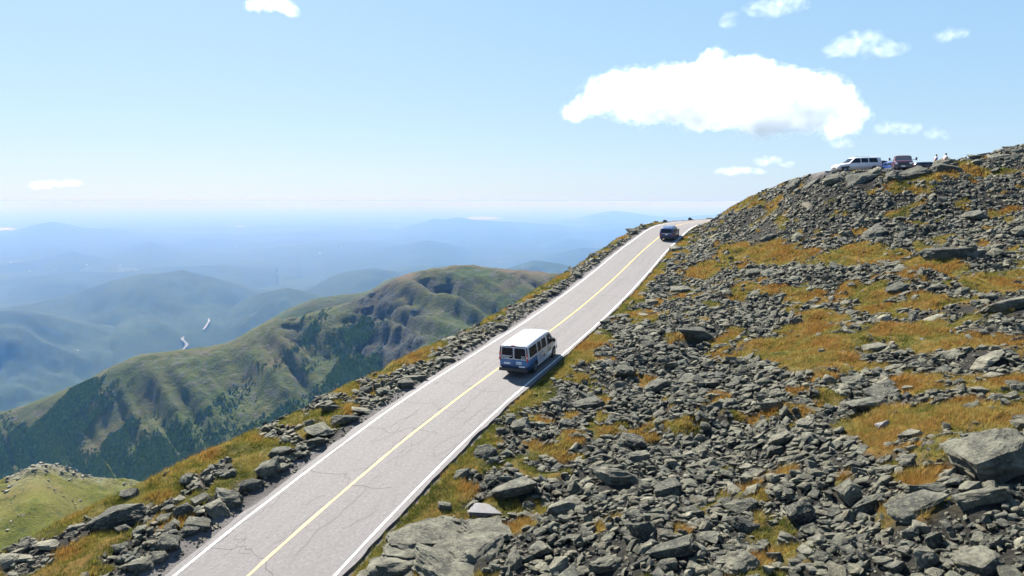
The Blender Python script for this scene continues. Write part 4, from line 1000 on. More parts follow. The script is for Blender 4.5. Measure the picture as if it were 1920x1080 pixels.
def van_mat():
    q = N('van_livery', 1.0); P = q.pos('Object'); sp = q.n('ShaderNodeSeparateXYZ'); q.l(P, sp.inputs[0]); x, y, z = sp.outputs
    nz = q.noise(1.6, 5, 0.6, P); n2 = q.noise(5.0, 4, 0.6, P)
    edge = q.math('ADD', q.math('MULTIPLY', z, -0.22), q.math('MULTIPLY', nz, 0.25)); lim = q.math('ADD', edge, 1.62)
    mb = q.math('LESS_THAN', x, lim); mb = q.math('MULTIPLY', mb, q.math('LESS_THAN', z, 1.13))
    blue = q.ramp(q.math('ADD', z, q.math('MULTIPLY', nz, 0.35)), [(0.62, (0.004, 0.009, 0.022)), (0.86, (0.008, 0.04, 0.13)), (1.0, (0.015, 0.12, 0.30))])
    blue = q.mix(q.ramp(n2, [(0.55, 0.0), (0.68, 0.5)]), blue, (0.03, 0.14, 0.28))
    c = q.mix(mb, (0.50, 0.51, 0.54), blue); q.col(c); q.set(Roughness=0.3); q.b.inputs['Coat Weight'].default_value = 0.6; return q.m
M_VAN = van_mat()
def suv_dust():
    q = N('white_paint_dusty', 0.85); P = q.pos('Object'); sp = q.n('ShaderNodeSeparateXYZ'); q.l(P, sp.inputs[0]); nz = q.noise(3, 5, .6, P)
    f = q.ramp(q.math('ADD', sp.outputs[2], q.math('MULTIPLY', nz, 0.3)), [(0.75, 1.0), (1.0, 0.0)])
    q.col(q.mix(q.math('MULTIPLY', f, .75), (0.6, 0.6, 0.64), (0.34, 0.26, 0.17))); q.set(Roughness=0.4); q.b.inputs['Coat Weight'].default_value = .5; return q.m
M_DUSTY = suv_dust()

class Car:
    def __init__(s, root, w, belt, roof, tum, st, body_mat, wheels, wr, arch=1.14, nose_w=1.0):
        s.root, s.w, s.belt, s.roof, s.tum, s.st = root, w, belt, roof, tum, st
        bm = bmesh.new(); rings = []
        for (x, zb, zt, wf, lean) in st:
            bl = min(belt, zt - 0.12); zs = [(0, zb, 0), (.78, zb, 0), (1, zb + .09, 0), (1, zb + .35 * (bl - zb), 0), (1, zb + .72 * (bl - zb), 0), (1, bl, 0), (1, bl + .5 * (zt - .07 - bl), 0), (1, zt - .08, 0), (1, zt - .02, -.09), (.55, zt + .012, 0), (0, zt + .02, 0)]
            pts = []
            for f_, z, o_ in zs:
                y = s.Y(z, wf) * f_ + o_; pts.append((x + lean * max(0, z - belt * .9), y, z))
            ring = [bm.verts.new(p) for p in pts] + [bm.verts.new((p[0], -p[1], p[2])) for p in pts[-2:0:-1]]
            rings.append(ring)
        m = len(rings[0])
        for a_, b_ in zip(rings[:-1], rings[1:]):
            for i in range(m): bm.faces.new((a_[i], a_[(i + 1) % m], b_[(i + 1) % m], b_[i]))
        bm.faces.new(rings[0]); bm.faces.new(rings[-1][::-1])
        bmesh.ops.triangulate(bm, faces=[f for f in bm.faces if len(f.verts) > 4])
        me = bm_mesh('body', bm, [body_mat, M_TRIM]); o = link('body', me, root); s.body = o
        cb = bmesh.new()
        for (x, sd) in [(x, sd) for x in wheels for sd in (1, -1)]:
            bmesh.ops.create_cone(cb, cap_ends=True, segments=28, radius1=wr * arch, radius2=wr * arch, depth=0.34, matrix=Matrix.Translation((x, sd * (w - 0.12), wr * 1.02)) @ Matrix.Rotation(math.pi / 2, 4, 'X'))
        co = bpy.data.objects.new('cut', bm_mesh('cut', cb)); COL.objects.link(co)
        md = o.modifiers.new('b', 'BOOLEAN'); md.operation = 'DIFFERENCE'; md.object = co; md.solver = 'EXACT'
        bv = o.modifiers.new('v', 'BEVEL'); bv.width = 0.02; bv.segments = 2; bv.limit_method = 'ANGLE'; bv.angle_limit = math.radians(38)
        mw = root.matrix_world.copy(); root.matrix_world = Matrix(); bpy.context.view_layer.update()
        ne = bpy.data.meshes.new_from_object(o.evaluated_get(bpy.context.evaluated_depsgraph_get())); o.modifiers.clear(); o.data = ne; ne.name = 'body'
        root.matrix_world = mw; bpy.data.objects.remove(co)
        for p in ne.polygons:
            c = p.center
            for x in wheels:
                if math.hypot(c.x - x, c.z - wr * 1.02) < wr * arch * 0.995 and abs(c.y) < w - 0.004 and abs(c.y) > w - .33: p.material_index = 1
            p.use_smooth = True
        ne.set_sharp_from_angle(angle=math.radians(35))
        wm = None
        for x in wheels:
            for sd in (1, -1):
                b2 = bmesh.new(); bmesh.ops.create_cone(b2, cap_ends=True, segments=28, radius1=wr, radius2=wr, depth=0.24)
                bmesh.ops.bevel(b2, geom=[e_ for e_ in b2.edges if abs(e_.verts[0].co.z - e_.verts[1].co.z) < 1e-5], offset=.035, segments=2, affect='EDGES')
                wh = link('wheel', bm_mesh('tyre', b2, [M_BLACK], True), root); wh.location = (x, sd * (w - .14), wr); wh.rotation_euler = (-sd * math.pi / 2, 0, 0); wh.data.set_sharp_from_angle(angle=.7)
                b3 = bmesh.new(); bmesh.ops.create_cone(b3, cap_ends=True, segments=24, radius1=wr * .62, radius2=wr * .6, depth=0.02, matrix=Matrix.Translation((0, 0, .122)))
                for k in range(6):
                    bmesh.ops.create_cube(b3, size=1, matrix=Matrix.Rotation(k * math.pi / 3, 4, 'Z') @ Matrix.Translation((wr * .33, 0, .137)) @ Matrix.Diagonal((wr * .5, .055, .02, 1)))
                bmesh.ops.create_cone(b3, cap_ends=True, segments=14, radius1=.07, radius2=.05, depth=.05, matrix=Matrix.Translation((0, 0, .145)))
                link('rim', bm_mesh('rim', b3, [M_RIM]), wh)
    def Y(s, z, wf=1.0):
        k = max(0, (z - s.belt) / max(.01, s.roof - s.belt)); un = max(0, (s.belt * .75 - z) / s.belt)
        return s.w * wf * (1 - s.tum * min(k, 1) ** 1.15 - .05 * un ** 1.5)
    def wf(s, x): return float(np.interp(x, [a_[0] for a_ in s.st], [a_[3] for a_ in s.st]))
    def solid(s, name, outer, inward, mat, parent=None):
        bm = bmesh.new(); n = len(outer); a_ = [bm.verts.new(p) for p in outer]; b_ = [bm.verts.new(Vector(p) + Vector(inward)) for p in outer]
        bm.faces.new(a_); bm.faces.new(b_[::-1])
        for i in range(n): bm.faces.new((a_[i], b_[i], b_[(i + 1) % n], a_[(i + 1) % n]))
        return link(name, bm_mesh(name, bm, [mat]), parent or s.root)
    def side(s, name, pts, sd, mat, proud=0.008, parent=None, rnd=0.0):
        out = [(x, sd * (s.Y(z, s.wf(x)) + proud), z) for x, z in (round_poly(pts, rnd) if rnd else pts)]
        return s.solid(name, out, (0, -sd * .03, 0), mat, parent)
    def end(s, name, pts, xf, mat, proud=.01, parent=None, rnd=0.0, front=False):
        sg = 1 if front else -1
        out = [(xf(z) + sg * proud, y, z) for y, z in (round_poly(pts, rnd) if rnd else pts)]
        return s.solid(name, out, (-sg * .03, 0, 0), mat, parent)
    def box(s, name, c, d, mat, rot=None, parent=None, bev=.02):
        bm = bmesh.new(); m_ = Matrix.Translation(c) @ (rot.to_4x4() if rot else Matrix()) @ Matrix.Diagonal((*d, 1)); bmesh.ops.create_cube(bm, size=1, matrix=m_)
        if bev: bmesh.ops.bevel(bm, geom=bm.edges[:], offset=min(bev, min(d) * .3), segments=2, affect='EDGES')
        return link(name, bm_mesh(name, bm, [mat]), parent or s.root)
def round_poly(pts, r, k=3):
    out = []; n = len(pts)
    for i in range(n):
        p, a_, b_ = Vector(pts[i]), Vector(pts[i - 1]), Vector(pts[(i + 1) % n]); da = (a_ - p); db = (b_ - p); ra = min(r, da.length * .4); rb = min(r, db.length * .4)
        A_, B_ = p + da.normalized() * ra, p + db.normalized() * rb
        for j in range(k + 1): t = j / k; out.append(tuple((1 - t) ** 2 * A_ + 2 * t * (1 - t) * p + t * t * B_))
    return out
def road_pose(s_, d):
    p = Vector(road_at(np.array([s_]), np.array([d]))[0]); q_ = Vector(road_at(np.array([s_ + 2.]), np.array([d]))[0]); fx = (q_ - p).normalized()
    l = Vector((*road_at(np.array([s_]), np.array([d + 1.]))[0],)) - p; up = fx.cross(l).normalized(); ly = up.cross(fx)
    return Matrix(((fx.x, ly.x, up.x, p.x), (fx.y, ly.y, up.y, p.y), (fx.z, ly.z, up.z, p.z + .006), (0, 0, 0, 1)))
def find_s(v, d):
    s_ = np.arange(25, 135, .1); P = road_at(s_, np.full(len(s_), d)); return s_[np.argmin(np.abs(project(P)[1] - v))]
def flat_pose(p, head, pitch=0.0):
    h = math.radians(90 - head); return Matrix.Translation(p) @ Matrix.Rotation(h, 4, 'Z') @ Matrix.Rotation(math.radians(-pitch), 4, 'Y')
def scribble(car, name, x0, x1, z, h, put, mat, seed, n=9):
    """a line of tiny marks the size of the lettering, too small in the photo to read"""
    r = random.Random(seed); bm = bmesh.new(); x = x0; sg = 1 if x1 > x0 else -1
    while (x1 - x) * sg > 0:
        wd = r.uniform(.35, .8) * h
        vs = [bm.verts.new(put(x + sg * a_ * wd, z + b_ * h)) for a_, b_ in ((0, 0), (1, 0), (1, 1), (0, 1))]; bm.faces.new(vs); x += sg * (wd + h * (.22 if r.random() > .15 else .7))
    o = link(name, bm_mesh(name, bm, [mat]), car.root); o['kind'] = 'stuff'; return o

# --- the shuttle van: origin at the ground under its rear end, x forward
VS = find_s(706, -0.70)
root = empty('passenger_van', mat=road_pose(VS + 0.2, -1.66)); tag(root, 'white passenger van with blue rear and white roof driving up the road', 'van')
st = [(0.02, .42, 1.93, .93, .05), (0.10, .36, 2.0, .985, .05), (.7, .34, 2.07, 1.0, 0), (2.2, .34, 2.10, 1, 0), (3.6, .34, 2.09, 1, 0), (4.05, .34, 2.02, .995, 0), (4.75, .34, 1.33, .97, 0), (5.3, .36, 1.18, .94, 0), (5.56, .40, 1.08, .88, 0), (5.66, .46, .95, .82, 0)]
van = Car(root, 1.0, 1.20, 2.08, .15, st, M_VAN, (1.22, 4.72), .37)
xr = lambda z: 0.02 + .05 * max(0, z - 1.08)
for nm, y0, y1 in (('rear_window', .82, .05), ('rear_window', -.05, -.82)):
    k = .055
    fr = van.end('window_frame', [(y0 + k * (1 if y0 > 0 else .6), 1.12), (y1 - k * (.6 if y0 > 0 else 1), 1.12), (y1 - k * (.6 if y0 > 0 else 1) + (.0 if y0 > 0 else .07), 1.90), (y0 + k * (1 if y0 > 0 else .6) - (.07 if y0 > 0 else 0), 1.90)], xr, M_SILVER, .012, rnd=.1)
    van.end(nm, [(y0, 1.17), (y1, 1.17), (y1 + (0 if y0 > 0 else .06), 1.85), (y0 - (.06 if y0 > 0 else 0), 1.85)], xr, M_GLASS, .03, rnd=.09)
for sd in (1, -1):
    y = sd * .915
    tl = van.end('tail_light', [(y - .05 * sd, 1.04), (y + .06 * sd, 1.04), (y + .035 * sd, 1.56), (y - .05 * sd, 1.56)], xr, M_RED, .05, rnd=.02)
    van.end('reversing_lamp', [(y - .045 * sd, 1.26), (y + .045 * sd, 1.26), (y + .045 * sd, 1.33), (y - .045 * sd, 1.33)], xr, M_LAMP, .056, tl)
    van.end('corner_pillar', [(y - .05 * sd, 1.565), (y + .03 * sd, 1.565), (y - .03 * sd, 1.93), (y - .10 * sd, 1.93)], xr, M_TRIM, .035)
van.end('top_seal', [(.80, 1.915), (-.80, 1.915), (-.78, 1.965), (.78, 1.965)], xr, M_TRIM, .012)
van.box('brake_light', (.03, 0, 2.0), (.07, .30, .06), M_RED)
van.box('rear_bumper', (-.06, 0, .50), (.24, 1.92, .22), M_TRIM, bev=.04)
van.box('tow_hitch', (-.22, 0, .40), (.2, .09, .08), M_BLACK); van.box('underbody', (2.6, 0, .30), (4.6, 1.3, .12), M_BLACK)
van.box('door_seam', (.018, 0, .86), (.01, .02, .5), M_TRIM, bev=0)
van.end('number_plate', [(-.18, .82), (-.52, .82), (-.52, .99), (-.18, .99)], xr, M_PLATE, .02); van.end('sticker', [(.66, .80), (.24, .80), (.24, .90), (.66, .90)], xr, M_PLATE, .02)
van.end('sticker', [(-.34, .64), (-.74, .64), (-.74, .72), (-.34, .72)], xr, M_PLATE, .015)
scribble(van, 'window_lettering', .76, .12, 1.30, .055, lambda y, z: (xr(z) - .034, y, z), M_WPRINT, 1); scribble(van, 'window_lettering', .76, .30, 1.21, .05, lambda y, z: (xr(z) - .034, y, z), M_WPRINT, 2)
scribble(van, 'plate_lettering', -.22, -.48, .87, .07, lambda y, z: (xr(z) - .024, y, z), M_BPRINT, 3)
fc = bpy.data.curves.new('fleet_number', 'FONT'); fc.body = '23'; fc.size = .26; fo_ = bpy.data.objects.new('tmp', fc); COL.objects.link(fo_); bpy.context.view_layer.update()
me = bpy.data.meshes.new_from_object(fo_.evaluated_get(bpy.context.evaluated_depsgraph_get())); bpy.data.objects.remove(fo_); me.name = 'fleet_number'
nb = link('fleet_number', me, root); me.materials.clear(); me.materials.append(M_WPRINT); nb.rotation_euler = (math.pi / 2, 0, -math.pi / 2); nb.location = (-.012, -.50, 1.20)
for sd in (1, -1):
    nm = 'side_window'
    for x0, x1, sl in ((.28, 1.55, 0), (1.66, 2.30, 0), (2.41, 3.20, 0)): van.side(nm, [(x0, 1.23), (x1, 1.23), (x1 - .02, 1.82), (x0 + .05, 1.82)], sd, M_GLASS, rnd=.06)
    van.side('door_window', [(3.40, 1.20), (4.50, 1.20), (4.06, 1.84), (3.45, 1.84)], sd, M_GLASS, rnd=.05)
    van.box('mirror', (4.30, sd * 1.12, 1.34), (.14, .2, .28), M_TRIM, bev=.04); van.box('mirror_arm', (4.32, sd * 1.0, 1.25), (.06, .12, .05), M_TRIM)
    for xh in (3.55, 2.42): van.box('door_handle', (xh, sd * 1.005, 1.06), (.05 if xh < 3 else .16, .03, .16 if xh < 3 else .05), M_TRIM)
    for xs in (2.36, 3.30, 4.35): van.box('door_seam', (xs, sd * (van.Y(.8, van.wf(xs)) + .001), .80), (.012, .008, .7), M_TRIM, bev=0)
    van.box('sill', (2.9, sd * .93, .36), (2.6, .06, .1), M_WHITE)
for i in range(5): scribble(van, 'door_lettering', 1.68 + .05 * i, 2.3, 1.05 - .1 * i, .05, lambda x, z: (x, -(van.Y(z) + .004), z), M_BPRINT, 20 + i)
van.side('mountain_logo', [(2.55, .62), (3.0, .62), (2.92, .78), (2.86, .72), (2.76, .96), (2.66, .80)], -1, M_GREYD, .005)
van.side('van_graphic', [(3.2, .52), (4.0, .52), (4.1, .66), (3.8, .72), (3.5, .66)], -1, M_PLATE, .005); van.side('van_graphic', [(3.35, .74), (4.05, .68), (4.1, .92), (3.6, .98)], -1, plain('olive_print', (0.20, 0.22, 0.14), .5), .004)
xf_v = lambda z: float(np.interp(z, [.95, 1.08, 1.18, 1.33, 2.02], [5.66, 5.56, 5.3, 4.75, 4.05]))
van.end('windscreen', [(.82, 1.36), (-.82, 1.36), (-.72, 1.93), (.72, 1.93)], xf_v, M_GLASS, .03, front=True); van.box('front_bumper', (5.66, 0, .48), (.18, 1.7, .24), M_TRIM)
van.end('grille', [(.5, .66), (-.5, .66), (-.5, .9), (.5, .9)], lambda z: 5.66, M_TRIM, .01, front=True)
for sd in (1, -1): van.end('headlight', [(sd * .54, .68), (sd * .80, .68), (sd * .80, .88), (sd * .54, .88)], lambda z: 5.62, M_LAMP, .05, front=True)
b_ = bmesh.new(); bmesh.ops.create_cone(b_, cap_ends=True, segments=8, radius1=.02, radius2=.012, depth=.16, matrix=Matrix.Translation((3.4, .28, 2.18))); link('aerial', bm_mesh('aerial', b_, [M_TRIM]), root)

# --- sport utility cars, estates
def suv(name, pose, label, cat, paint, L=4.8, w=.96, H=1.75, belt=1.05, long=False, rack=True, plate=True, hood=1.05):
    root = empty(name, mat=pose); tag(root, label, cat); hb = belt
    cowl = L - 1.45; rt = cowl - .75
    st = [(0.0, .48, hb + .02, .90, .0), (.06, .36, hb + .12, .96, 0), (.30, .30, H - .04, .985, -.12), (.75, .28, H + .0, 1, 0), (L * .45, .28, H + .02, 1, 0), (rt, .28, H - .03, 1, 0), (cowl, .28, hood + .03, .98, 0), (L - .4, .3, hood - .10, .95, 0), (L - .1, .36, hood - .24, .88, 0), (L, .44, .62, .80, 0)]
    c = Car(root, w, hb, H, .17, st, paint, (.98, L - .92), .37)
    xr = lambda z: float(np.interp(z, [hb + .0, hb + .12, H], [0.02, .06, .19]))
    c.end('rear_window', [(.72, hb + .10), (-.72, hb + .10), (-.62, H - .12), (.62, H - .12)], xr, M_GLASS, .02, rnd=.08)
    for sd in (1, -1):
        c.end('tail_light', [(sd * .66, hb - .2), (sd * .90, hb - .18), (sd * .90, hb + .02), (sd * .66, hb - .03)], lambda z: .02, M_RED, .04, rnd=.02)
        xs = [.52, 1.55, 2.55, rt + .05] if not long else [.5, 1.75, 2.75, rt + .05]
        for k in range(2): c.side('side_window', [(xs[k] + .05, hb + .07), (xs[k + 1] - .05, hb + .07), (xs[k + 1] - .05, H - .16), (xs[k] + .10 + .1 * (k == 0), H - .16)], sd, M_GLASS, rnd=.05)
        c.side('side_window', [(xs[2] + .05, hb + .07), (cowl - .12, hb + .05), (rt - .02, H - .15), (xs[2] + .07, H - .16)], sd, M_GLASS, rnd=.05)
        c.box('mirror', (cowl - .2, sd * (w + .12), hb + .12), (.12, .2, .15), M_TRIM, bev=.04)
        if rack: c.box('roof_rail', (L * .42, sd * .64, H + .06), (1.9, .05, .05), M_CHROME)
        for xh in (xs[1] + .25, xs[2] + .22): c.box('door_handle', (xh, sd * (w + .002), hb - .1), (.18, .03, .04), M_TRIM)
        c.end('headlight', [(sd * .48, .66), (sd * .74, .66), (sd * .74, .80), (sd * .48, .80)], lambda z: L - .03, M_LAMP, .05, front=True)
        for xd in (xs[1], xs[2]): c.box('door_seam', (xd, sd * (c.Y(.7) + .001), .72), (.012, .008, .58), M_TRIM, bev=0)
    c.box('rear_bumper', (-.02, 0, .44), (.16, 1.7, .22), M_TRIM, bev=.04); c.box('front_bumper', (L - .02, 0, .42), (.14, 1.55, .2), M_TRIM, bev=.04)
    if plate: c.end('number_plate', [(.17, hb - .16), (-.17, hb - .16), (-.17, hb - .02), (.17, hb - .02)], lambda z: .01, M_PLATE, .025)
    c.box('chrome_strip', (.0, 0, hb + .03), (.03, 1.25, .04), M_CHROME); 
    xf_ = lambda z: float(np.interp(z, [hood + .03, H - .03], [cowl, rt]))
    c.end('windscreen', [(.74, hood + .08), (-.74, hood + .08), (-.64, H - .10), (.64, H - .10)], xf_, M_GLASS, .035, front=True)
    c.end('grille', [(.42, .56), (-.42, .56), (-.42, .74), (.42, .74)], lambda z: L - .02, M_TRIM, .03, front=True); c.box('underbody', (L / 2, 0, .27), (L - 1, 1.2, .1), M_BLACK)
    return root
SVS = find_s(452, -1.5)
suv('dark_blue_car', road_pose(SVS, -1.62), 'dark blue sport utility car driving over the crest of the road', 'car', M_NAVY, H=1.70, belt=1.0)
def pad_pt(u, Y, dz=0.0): r = ray(u, 320); return (r[0] * Y, Y, PADZ + .02 + dz)
suv('parked_car', flat_pose(pad_pt(1646, 88.0, .10), -92, -1.6), 'long white parked car with dusty tan lower doors, facing left on the skyline', 'car', M_DUSTY, L=5.65, w=1.0, H=1.90, belt=1.14, long=True, hood=1.18)
suv('parked_car', flat_pose(pad_pt(1651, 90.5), 12), 'dark plum parked car showing its tail behind the long white car', 'car', M_PLUM, L=4.6, H=1.72)
suv('parked_car', flat_pose(pad_pt(1660, 92.5), 10), 'white parked car half hidden behind the dark plum car', 'car', M_WHITE, L=4.5, H=1.6)
suv('parked_car', flat_pose(pad_pt(1666, 90.5), 186), 'bright blue parked car peeping out left of the red pickup', 'car', M_BLUE, L=4.4, H=1.46, belt=.95, rack=False, hood=.95)
suv('parked_car', flat_pose(pad_pt(1673, 94.0), 184), 'silver parked car squeezed between the bright blue car and the red pickup', 'car', M_SILVER, L=4.5, H=1.5, belt=.98, rack=False)
suv('parked_car', flat_pose(pad_pt(1708, 86.5), 100), 'dark grey parked car low behind the red pickup, right of its bumper', 'car', M_GREYD, L=4.4, H=1.25, belt=.85, rack=False, hood=.88)
# red pickup, nose to the camera
root = empty('pickup_truck', mat=flat_pose(pad_pt(1694, 83.2), 180 + 36)); 
root.matrix_world = flat_pose(Vector(pad_pt(1693, 83.0)) + Vector((math.sin(math.radians(26)), math.cos(math.radians(26)), 0)) * 5.2, 206)
tag(root, 'dark red pickup truck with large towing mirrors, nose towards the viewer', 'truck')
st = [(0, .55, 1.18, .95, 0), (.06, .48, 1.24, 1, 0), (1.9, .46, 1.25, 1, 0), (1.96, .46, 1.92, .985, .0), (2.4, .44, 1.97, 1, 0), (3.2, .44, 1.96, 1, 0), (3.95, .44, 1.32, 1, 0), (5.0, .46, 1.27, .98, 0), (5.35, .5, 1.18, .93, 0), (5.45, .55, 1.05, .88, 0)]
pk = Car(root, 1.02, 1.24, 1.97, .16, st, M_MAROON, (1.1, 4.5), .42)
xf_ = lambda z: float(np.interp(z, [1.32, 1.96], [3.95, 3.2]))
pk.end('windscreen', [(.86, 1.36), (-.86, 1.36), (-.74, 1.86), (.74, 1.86)], xf_, plain('sky_glass', (0.03, 0.035, 0.045), .08, spec=.3), .04, front=True, rnd=.06)
pk.end('grille', [(.55, .72), (-.55, .72), (-.58, 1.08), (.58, 1.08)], lambda z: 5.45, M_TRIM, .02, front=True, rnd=.05)
pk.box('front_bumper', (5.5, 0, .58), (.2, 1.95, .26), M_GREYD, bev=.05); pk.end('number_plate', [(.2, .52), (-.2, .52), (-.2, .66), (.2, .66)], lambda z: 5.61, M_PLATE, .01, front=True)
pk.box('rear_bumper', (-.05, 0, .58), (.16, 1.9, .2), M_CHROME)
for sd in (1, -1):
    pk.end('headlight', [(sd * .62, .82), (sd * .9, .82), (sd * .9, 1.05), (sd * .62, 1.05)], lambda z: 5.44, M_LAMP, .03, front=True, rnd=.03)
    pk.box('mirror', (3.72, sd * 1.42, 1.52), (.12, .2, .36), M_TRIM, bev=.04); pk.box('mirror_arm', (3.75, sd * 1.17, 1.42), (.06, .36, .05), M_TRIM)
    for x0, x1 in ((2.1, 2.75), (2.82, 3.6)): pk.side('side_window', [(x0, 1.32), (x1, 1.32), (x1 - (.25 if x1 > 3 else 0), 1.84), (x0 + .04, 1.84)], sd, M_GLASS, rnd=.05)
    pk.end('tail_light', [(sd * .86, .85), (sd * 1.0, .85), (sd * 1.0, 1.15), (sd * .86, 1.15)], lambda z: 0.0, M_RED, .03)
pk.box('underbody', (2.7, 0, .42), (4.4, 1.2, .14), M_BLACK)

# ------------------------------------------------------------------ people
M_SKIN = plain('skin', (0.42, 0.25, 0.18), .6); M_HAIR = plain('dark_hair', (0.015, 0.012, 0.01), .6); M_SHIRTB = plain('blue_grey_shirt', (0.07, 0.11, 0.22), .8, var=.2)
M_SHIRTW = plain('white_shirt', (0.5, 0.5, 0.52), .8); M_PANTS = plain('dark_trousers', (0.02, 0.022, 0.03), .85); M_SHORTS = plain('grey_trousers', (0.05, 0.06, 0.10), .85)
def skin_mesh(name, joints, edges, radii, mats, parent, sub=2):
    me = bpy.data.meshes.new(name); me.from_pydata(joints, edges, []); o = bpy.data.objects.new(name, me); COL.objects.link(o)
    md = o.modifiers.new('s', 'SKIN')
    for v, r in zip(me.skin_vertices[0].data, radii): v.radius = (r, r) if np.isscalar(r) else r
    me.skin_vertices[0].data[0].use_root = True
    sb = o.modifiers.new('d', 'SUBSURF'); sb.levels = sb.render_levels = sub
    bpy.context.view_layer.update(); ne = bpy.data.meshes.new_from_object(o.evaluated_get(bpy.context.evaluated_depsgraph_get())); bpy.data.objects.remove(o)
    ne.materials.clear(); [ne.materials.append(m_) for m_ in mats]
    for p in ne.polygons: p.use_smooth = True; p.material_index = 0
    return link(name, ne, parent)
def person(mat, label, J, shirt, pants):
    root = empty('person', mat=mat); tag(root, label, 'person')
    names = list(J); ix = {n: i for i, n in enumerate(names)}
    E_ = [(ix[a_], ix[b_]) for a_, b_ in [('pelvis', 'waist'), ('waist', 'chest'), ('chest', 'neck'), ('neck', 'head'), ('head', 'crown')] if a_ in ix and b_ in ix]
    for k in 'LR':
        for a_, b_ in [('chest', 'sh' + k), ('sh' + k, 'el' + k), ('el' + k, 'wr' + k), ('wr' + k, 'ha' + k), ('pelvis', 'hi' + k), ('hi' + k, 'kn' + k), ('kn' + k, 'an' + k), ('an' + k, 'to' + k)]: E_.append((ix[a_], ix[b_]))
    R_ = {'pelvis': (.15, .115), 'waist': (.14, .10), 'chest': (.165, .115), 'neck': .058, 'head': (.085, .1), 'crown': (.075, .085), 'sh': .07, 'el': .047, 'wr': .033, 'ha': .035, 'hi': .095, 'kn': .062, 'an': .042, 'to': .04}
    rad = [R_.get(n, R_.get(n[:-1], .05)) for n in names]
    body = skin_mesh('body', [J[n] for n in names], E_, rad, [M_SKIN], root)
    sub_ = lambda ns, es, gr, nm, m_: skin_mesh(nm, [J[n] for n in ns], es, [tuple(np.array(R_.get(n, R_.get(n[:-1], .05)) if not np.isscalar(R_.get(n, R_.get(n[:-1], .05))) else (R_.get(n, R_.get(n[:-1], .05)),) * 2) + gr) for n in ns], [m_], root)
    sub_(['waist', 'chest', 'shL', 'elL', 'shR', 'elR'], [(0, 1), (1, 2), (2, 3), (1, 4), (4, 5)], .018, 'shirt', shirt)
    sub_(['pelvis', 'waist', 'hiL', 'knL', 'anL', 'hiR', 'knR', 'anR'], [(0, 1), (0, 2), (2, 3), (3, 4), (0, 5), (5, 6), (6, 7)], .014, 'trousers', pants)
    h = Vector(J['crown']); bm = bmesh.new(); bmesh.ops.create_uvsphere(bm, u_segments=14, v_segments=10, radius=.108, matrix=Matrix.Translation(h + Vector((-.02, 0, .0))) @ Matrix.Diagonal((1, .92, 1.0, 1)))
    link('hair', bm_mesh('hair', bm, [M_HAIR], True), root)
    f_ = Vector(J['head'])
    for nm, off, d, m_ in (('eye', (.088, .034, .03), .012, M_HAIR), ('eye', (.088, -.034, .03), .012, M_HAIR), ('nose', (.10, 0, -.005), .016, M_SKIN), ('ear', (0, .088, 0), .02, M_SKIN), ('ear', (0, -.088, 0), .02, M_SKIN)):
        bm = bmesh.new(); bmesh.ops.create_icosphere(bm, subdivisions=1, radius=d, matrix=Matrix.Translation(f_ + Vector(off))); link(nm, bm_mesh(nm, bm, [m_]), root)
    for k, sd in (('L', 1), ('R', -1)):
        bm = bmesh.new(); a_ = Vector(J['an' + k]); t_ = Vector(J['to' + k]); c = (a_ + t_) / 2
        bmesh.ops.create_cube(bm, size=1, matrix=Matrix.Translation((c.x + .02, c.y, min(a_.z, t_.z) - .02)) @ Matrix.Diagonal((.27, .1, .09, 1))); bmesh.ops.bevel(bm, geom=bm.edges[:], offset=.025, segments=2, affect='EDGES'); link('shoe', bm_mesh('shoe', bm, [M_TRIM]), root)
    return root
stand = dict(pelvis=(0, 0, .92), waist=(.0, 0, 1.08), chest=(.05, 0, 1.30), neck=(.11, 0, 1.47), head=(.17, 0, 1.58), crown=(.18, 0, 1.68), shL=(.06, .19, 1.38), elL=(.10, .25, 1.12), wrL=(.26, .16, 1.0), haL=(.33, .13, 1.02), shR=(.06, -.19, 1.38), elR=(.02, -.26, 1.10), wrR=(.16, -.22, .92), haR=(.21, -.2, .86),
    hiL=(0, .10, .88), knL=(.03, .11, .48), anL=(-.02, .11, .09), toL=(.13, .13, .05), hiR=(0, -.10, .88), knR=(.05, -.11, .48), anR=(.03, -.11, .09), toR=(.18, -.13, .05))
r_ = ray(1753, 300); person(flat_pose((r_[0] * 80, 80, 80 * math.tan(math.radians(3.83)) - 1.72), 80), 'person standing, dark haired, in a blue-grey shirt, looking down beside the rocks', stand, M_SHIRTB, M_SHORTS)
sit = dict(pelvis=(0, 0, .12), waist=(-.02, 0, .28), chest=(.04, 0, .50), neck=(.09, 0, .67), head=(.14, 0, .78), crown=(.15, 0, .87), shL=(.05, .19, .58), elL=(.18, .25, .36), wrL=(.40, .20, .42), haL=(.47, .18, .45), shR=(.05, -.19, .58), elR=(.20, -.26, .36), wrR=(.42, -.18, .44), haR=(.49, -.15, .46),
    hiL=(.02, .10, .11), knL=(.46, .13, .30), anL=(.52, .13, -.12), toL=(.66, .14, -.15), hiR=(.02, -.10, .11), knR=(.47, -.13, .27), anR=(.56, -.13, -.14), toR=(.70, -.14, -.17))
r_ = ray(1771, 302); person(flat_pose((r_[0] * 77.5, 77.5, r_[2] * 77.5 - .08), 75), 'person sitting on a sunlit boulder in a white shirt and dark trousers', sit, M_SHIRTW, M_PANTS)

